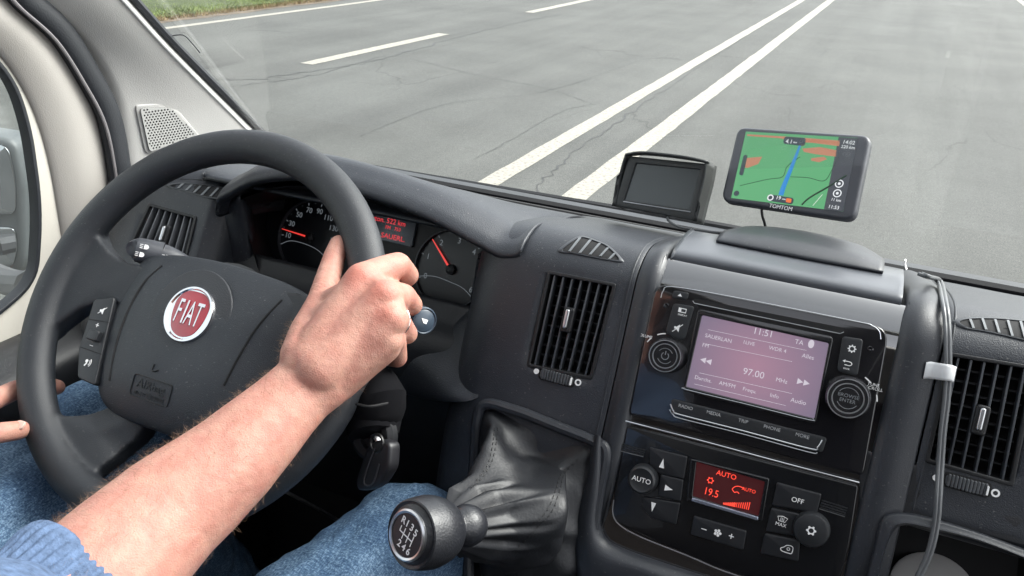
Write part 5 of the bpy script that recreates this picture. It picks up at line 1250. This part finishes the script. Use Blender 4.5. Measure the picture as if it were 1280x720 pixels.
for i in range(3):
    m_ = (mcp[i] + mcp[i + 1]) / 2 + WF.n * .013; d = np.linalg.norm(Vh - m_, axis=1); disp -= .0008 * np.exp(-(d / .007)**2)
    for a, b_ in ((mcp[i], pip[i]),):
        pass
# thumb creases: rings across the thumb near its two joints
a, b_ = th[2][0], th[5][0]; ax = nrm(b_ - a); dd, tt = seg_d(Vh, a, b_); s_ = (Vh - a) @ ax
near = dd < .016
for c0, amp in [(.004, .0007), (.0075, .0009), (.011, .0007), (.015, .0008), (.0185, .0006), (.030, .0006), (.0325, .0007)]:
    disp -= near * amp * np.exp(-((s_ - c0 - .001 * np.sin(Vh[:, 0] * 900)) / .0009)**2)
for i in range(4):                                    # knuckle wrinkles on the middle joints
    ax = nrm(dip[i] - mcp[i]); s_ = (Vh - pip[i]) @ ax; d = np.linalg.norm(Vh - pip[i], axis=1)
    for c0 in (-.004, -.0015, .001, .0035): disp -= (d < .016) * .00035 * np.exp(-((s_ - c0) / .0008)**2)
# tendon and vein relief on the wrist and forearm
for P_ in ([(300, 545, .60), (345, 500, .63), (385, 455, .65)], [(225, 655, .57), (300, 590, .60), (370, 520, .63), (420, 480, .655)], [(150, 640, .56), (210, 600, .58), (270, 540, .61)]):
    C_ = [PD(*q) for q in P_]
    for a, b_ in zip(C_[:-1], C_[1:]):
        a2 = bvh.find_nearest(Vector(a))[0]; b2 = bvh.find_nearest(Vector(b_))[0]
        d, t = seg_d(Vh, np.array(a2), np.array(b2)); disp += .0004 * np.exp(-(d / .004)**2)
big = np.array([mnoise.noise(Vector(p * 30)) for p in Vh[::1]]) if len(Vh) < 200000 else 0
disp += .0006 * big
handm.v = [tuple(q) for q in Vh + nr * disp[:, None]]
# left hand resting on the left thigh
LH = MB(); z_ = -.462
def lz(px, py, z=z_): return PZ(px, py, z)
fi = [[(-75, 500), (-20, 506), (20, 487), (58, 482), (71, 484)], [(-80, 545), (-35, 548), (0, 541), (22, 538), (28, 537)], [(-115, 585), (-80, 592), (-58, 592), (-46, 590), (-40, 589)]]
for k_, F_ in enumerate(fi):
    rr_ = [.0125, .0105, .0098, .0092, .0082]; zz = [.012, .010, .006, .000, -.003]
    chain(LH, [(lz(x, y, z_ + z), r) for (x, y), r, z in zip(F_, rr_, zz)])
lw = PZ(-230, 560, z_ + .02)
for F_ in fi: capsule(LH, lz(*F_[0], z_ + .012), lw, .0135, .022)
le = np.array([-.86, .10, -.36]); capsule(LH, lw, le, .026, .040)
lhm = evalmesh(LH, [('REMESH', dict(mode='VOXEL', voxel_size=.0018)), ('SMOOTH', dict(factor=.5, iterations=6))])
# coarse rest of the body (clothed or outside the picture)
SHR, SHL = np.array([-.37, -.04, -.24]), np.array([-.75, -.04, -.24]); HIPR, HIPL = np.array([-.47, .0, -.69]), np.array([-.65, .0, -.69])
KR, KL = np.array([-.338, .545, -.580]), np.array([-.715, .515, -.560]); AR, AL = np.array([-.40, .72, -1.05]), np.array([-.68, .68, -1.05])
B0 = MB(); sx = (1, 0, 0)
chain(B0, [(np.array([-.56, -.06, -.28]), .125, .75), (np.array([-.56, -.04, -.50]), .135, .75), (np.array([-.56, .0, -.68]), .14, .8)], sx, 20)
chain(B0, [(SHL, .06), (SHR, .06)]); chain(B0, [(SHR, .055), (elb, .042)]); chain(B0, [(SHL, .055), (le, .042)])
chain(B0, [(np.array([-.56, -.05, -.20]), .055), (np.array([-.56, -.02, -.06]), .052)])
chain(B0, [(np.array([-.56, .0, .03]), .078, 1.1), (np.array([-.56, .015, -.045]), .062, 1.1)], sx); chain(B0, [(np.array([-.56, .095, .0]), .012), (np.array([-.56, .088, .03]), .008)])
for s in (-1, 1): capsule(B0, (-.56 + s * .080, .0, -.01), (-.56 + s * .082, -.005, .02), .010, .012)
for h_, k_, a_ in ((HIPR, KR, AR), (HIPL, KL, AL)): chain(B0, [(h_, .078), (k_, .048), (a_, .036), (a_ + np.array([0, .04, -.07]), .036), (a_ + np.array([0, .16, -.09]), .03)])
rest = evalmesh(B0, [('REMESH', dict(mode='VOXEL', voxel_size=.009)), ('SMOOTH', dict(factor=.5, iterations=4))])
body = MB(); body.add(handm.v, handm.f); body.add(lhm.v, lhm.f); body.add(rest.v, rest.f)
person = body.build('person', skinmat(), smooth=60); person.data.shade_smooth()
tag(person, 'driver in blue sweater and jeans gripping the wheel with the right hand', 'person')
# hair on the forearm: single fine hairs
b = MB(); rr = random.Random(3); HV = handm; 
fa = [i for i in range(len(HV.f))]; axis0, axis1 = fore[0][0], fore[8][0]; axn = nrm(axis1 - axis0)
cnt = 0
while cnt < 2800:
    f_ = HV.f[rr.choice(fa)]; p = np.array(HV.v[f_[0]]); s_ = (p - axis0) @ axn
    if s_ < -.02 or s_ > .24: continue
    q = axis0 + axn * s_; o_ = p - q; up_ = nrm(o_); 
    dens = .25 + .75 * (up_ @ nrm([-.75, -.1, .65]) > .1)
    if rr.random() > dens: continue
    cnt += 1
    L_ = rr.uniform(.004, .010); dr = nrm(up_ * rr.uniform(.25, .9) - axn * rr.uniform(-.2, .9) * -1 * (1 if rr.random() < .85 else -1) + np.array([rr.gauss(0, .25) for _ in range(3)]))
    w_ = nrm(np.cross(dr, p)) * .00006; m1 = p + dr * L_ * .55 - axn * 0; e1 = p + dr * L_ + axn * -.0 + up_ * -.001
    k_ = len(b.v); b.v += [tuple(p - w_), tuple(p + w_), tuple(m1 + w_ * .7), tuple(m1 - w_ * .7), tuple(e1)]; b.f += [(k_, k_ + 1, k_ + 2, k_ + 3), (k_ + 3, k_ + 2, k_ + 4)]
b.build('arm_hair', mat('arm_hair', (.20, .12, .075), .5), person, smooth=0, kind='stuff')
# ring and nail
rp = mcp[2] * .28 + pip[2] * .72; rt = nrm(pip[2] - mcp[2]); RF = Frame(rp, rt, u=(0, 0, 1))
MB().tube([RF.W(.0128 * math.cos(t), .0116 * math.sin(t), 0) for t in np.linspace(0, 2 * math.pi, 24, False)], .0014, 8, 0, True).build('finger_ring', CHROME, person)
nf_ = Frame(lz(24, 531, z_ + .0072), (-.1, -.55, .85), u=(1, .1, 0))
MB().curve([rnd(rect((0, 0), .011, .0088), .004)], nf_, -.002, .0006, .0004).build('fingernail', mat('nail', (.55, .36, .30), .35), person)

# denim
def denim():
    m = mat('denim', (.05, .10, .19), .85, spec=.2)
    n = m.node_tree.nodes; l = m.node_tree.links; p = n['Principled BSDF']; tc = n['Texture Coordinate']
    def ns(s, d, sca=(1, 1, 1)):
        mp = n.new('ShaderNodeMapping'); mp.inputs['Scale'].default_value = sca; mp.inputs['Rotation'].default_value = (.2, .4, .5); l.new(tc.outputs['Object'], mp.inputs[0])
        z = n.new('ShaderNodeTexNoise'); z.inputs['Scale'].default_value = s; z.inputs['Detail'].default_value = d; l.new(mp.outputs[0], z.inputs['Vector']); return z.outputs[0]
    a = n.new('ShaderNodeMath'); a.operation = 'ADD'; l.new(ns(900, 2, (1, .25, 1)), a.inputs[0]); l.new(ns(700, 2, (.3, 1, 1)), a.inputs[1])
    a2 = n.new('ShaderNodeMath'); a2.operation = 'MULTIPLY_ADD'; a2.inputs[1].default_value = .9; l.new(ns(14, 4), a2.inputs[0]); l.new(a.outputs[0], a2.inputs[2])
    r = n.new('ShaderNodeValToRGB'); e = r.color_ramp.elements; e[0].position = .50; e[0].color = (.020, .045, .095, 1); e[1].position = .78; e[1].color = (.15, .225, .32, 1)
    e2 = r.color_ramp.elements.new(.64); e2.color = (.052, .096, .16, 1)
    h = n.new('ShaderNodeMath'); h.operation = 'MULTIPLY'; h.inputs[1].default_value = .44; l.new(a2.outputs[0], h.inputs[0])
    l.new(h.outputs[0], r.inputs[0]); l.new(r.outputs[0], p.inputs['Base Color'])
    b = n.new('ShaderNodeBump'); b.inputs['Strength'].default_value = .6; b.inputs['Distance'].default_value = .0008; l.new(a.outputs[0], b.inputs['Height']); l.new(b.outputs[0], p.inputs['Normal'])
    return m
J = MB()
chain(J, [(np.array([-.56, -.02, -.60]), .155, .85), (np.array([-.56, .02, -.70]), .16, .85)], sx, 24)
for h_, k_, a_, rk in ((HIPR, KR, AR, .064), (HIPL, KL, AL, .072)):
    chain(J, [(h_, .098), (h_ * .5 + k_ * .5 + np.array([0, 0, .008]), .083), (k_, rk), (k_ * .5 + a_ * .5, .060), (a_, .062)], sx, 24)
jm = evalmesh(J, [('REMESH', dict(mode='VOXEL', voxel_size=.005)), ('SMOOTH', dict(factor=.5, iterations=6))])
Vj = np.array(jm.v); me_ = bpy.data.meshes.new('n'); me_.from_pydata(jm.v, [], jm.f); me_.update(); nf = np.zeros(len(Vj) * 3, dtype=np.float32); me_.vertices.foreach_get('normal', nf); nj = nf.reshape(-1, 3); bpy.data.meshes.remove(me_)
dj = np.array([.011 * (abs(mnoise.noise(Vector((p[0] * 22, p[1] * 10, p[2] * 16)))) - .2) + .003 * mnoise.noise(Vector(p * 60)) for p in Vj])
jm.v = [tuple(q) for q in Vj + nj * dj[:, None]]
jo = jm.build('jeans', denim(), person, smooth=60); jo.data.shade_smooth()
# sweater
SW = mat('blue_sweater', (.07, .105, .175), .9, bump=.9, bscale=520, var=.3, vscale=160, spec=.2)
S = MB(); cuffA, cuffB = PD(98, 742, .560), PD(15, 812, .52)
chain(S, [(np.array([-.56, -.06, -.28]), .142, .80), (np.array([-.56, -.04, -.50]), .150, .80), (np.array([-.56, .0, -.62]), .155, .85)], sx, 20)
chain(S, [(SHL, .072), (SHR, .072)]); chain(S, [(SHR, .070), (elb + (SHR - elb) * .1, .060), (cuffB, .055)]); chain(S, [(SHL, .07), (le, .056), (lw * .8 + le * .2, .042)])
sm_ = evalmesh(S, [('REMESH', dict(mode='VOXEL', voxel_size=.007)), ('SMOOTH', dict(factor=.5, iterations=4))])
ct = nrm(cuffB - cuffA); cs = nrm(side - ct * (side @ ct)); cw = np.cross(ct, cs); rows = []
NR = 52
for k_, (t_, r_) in enumerate([(-.004, .0500), (-.002, .0545), (.004, .0560), (.012, .0565), (.022, .0555), (.034, .0560), (.048, .0575), (.060, .0600), (.075, .0590), (.11, .057)]):
    c0 = cuffA + ct * t_; rw = []
    for q in np.linspace(0, 2 * math.pi, NR * 8, False):
        rib = .0008 * (0, .15, .6, 1, 1, 1, 1, 1, 1, 1)[k_] * math.cos(q * NR) * (1 if t_ < .055 else .25); sag = .0025 * math.sin(3 * q + t_ * 60) + .002 * math.sin(5 * q + 1)
        rr_ = r_ + rib + sag; rw.append(c0 + cs * rr_ * math.cos(q) + cw * rr_ * .95 * math.sin(q) + ct * (.004 * math.sin(q * 2 + .5)))
    rows.append(rw)
inner_ = [c * 1.0 for c in rows[0]]
cf_ = MB(); R_ = [cr([r[j] for r in rows], 4) for j in range(len(rows[0]))]; cf_.grid([[R_[j][i] for j in range(len(R_))] for i in range(len(R_[0]))], True)
sw_ = MB(); sw_.add(sm_.v, sm_.f); sw_.add(cf_.v, cf_.f)
so = sw_.build('sweater', SW, person, smooth=80)
# hair, shoes
hb = MB(); chain(hb, [(np.array([-.56, -.012, .055]), .084, 1.1), (np.array([-.56, -.045, .0]), .072, 1.1)], sx)
evalmesh(hb, [('REMESH', dict(mode='VOXEL', voxel_size=.008)), ('SMOOTH', dict(factor=.5, iterations=3))]).build('hair', mat('hair_brown', (.05, .03, .018), .7, bump=.8, bscale=200), person)
sb_ = MB()
for a_ in (AR, AL): chain(sb_, [(a_ + np.array([0, .01, -.08]), .048), (a_ + np.array([0, .17, -.10]), .042)])
evalmesh(sb_, [('REMESH', dict(mode='VOXEL', voxel_size=.008)), ('SMOOTH', dict(factor=.5, iterations=3))]).build('shoes', BLACK, person)

# driver's seat behind the picture
seat = thing('driver_seat', 'grey fabric driver seat under the seated driver', 'seat', (-.56, -.1, -1.1))
FAB = mat('seat_fabric', (.06, .06, .065), .9, bump=.5, bscale=300)
def cush(name, P, Q, r, f):
    q = MB(); chain(q, [(np.array(P), r, f), (np.array(Q), r, f)], sx, 20)
    evalmesh(q, [('REMESH', dict(mode='VOXEL', voxel_size=.012)), ('SMOOTH', dict(factor=.5, iterations=3))]).build(name, FAB, seat)
cush('cushion', (-.56, -.05, -.86), (-.56, .30, -.83), .22, .32); cush('backrest', (-.56, -.24, -.75), (-.56, -.33, -.2), .22, .35); cush('headrest', (-.56, -.30, .02), (-.56, -.30, .08), .12, .4)
MB().box((-.72, -.25, -1.2), (-.40, .25, -.92)).build('seat_base', BLACK, seat, smooth=0)
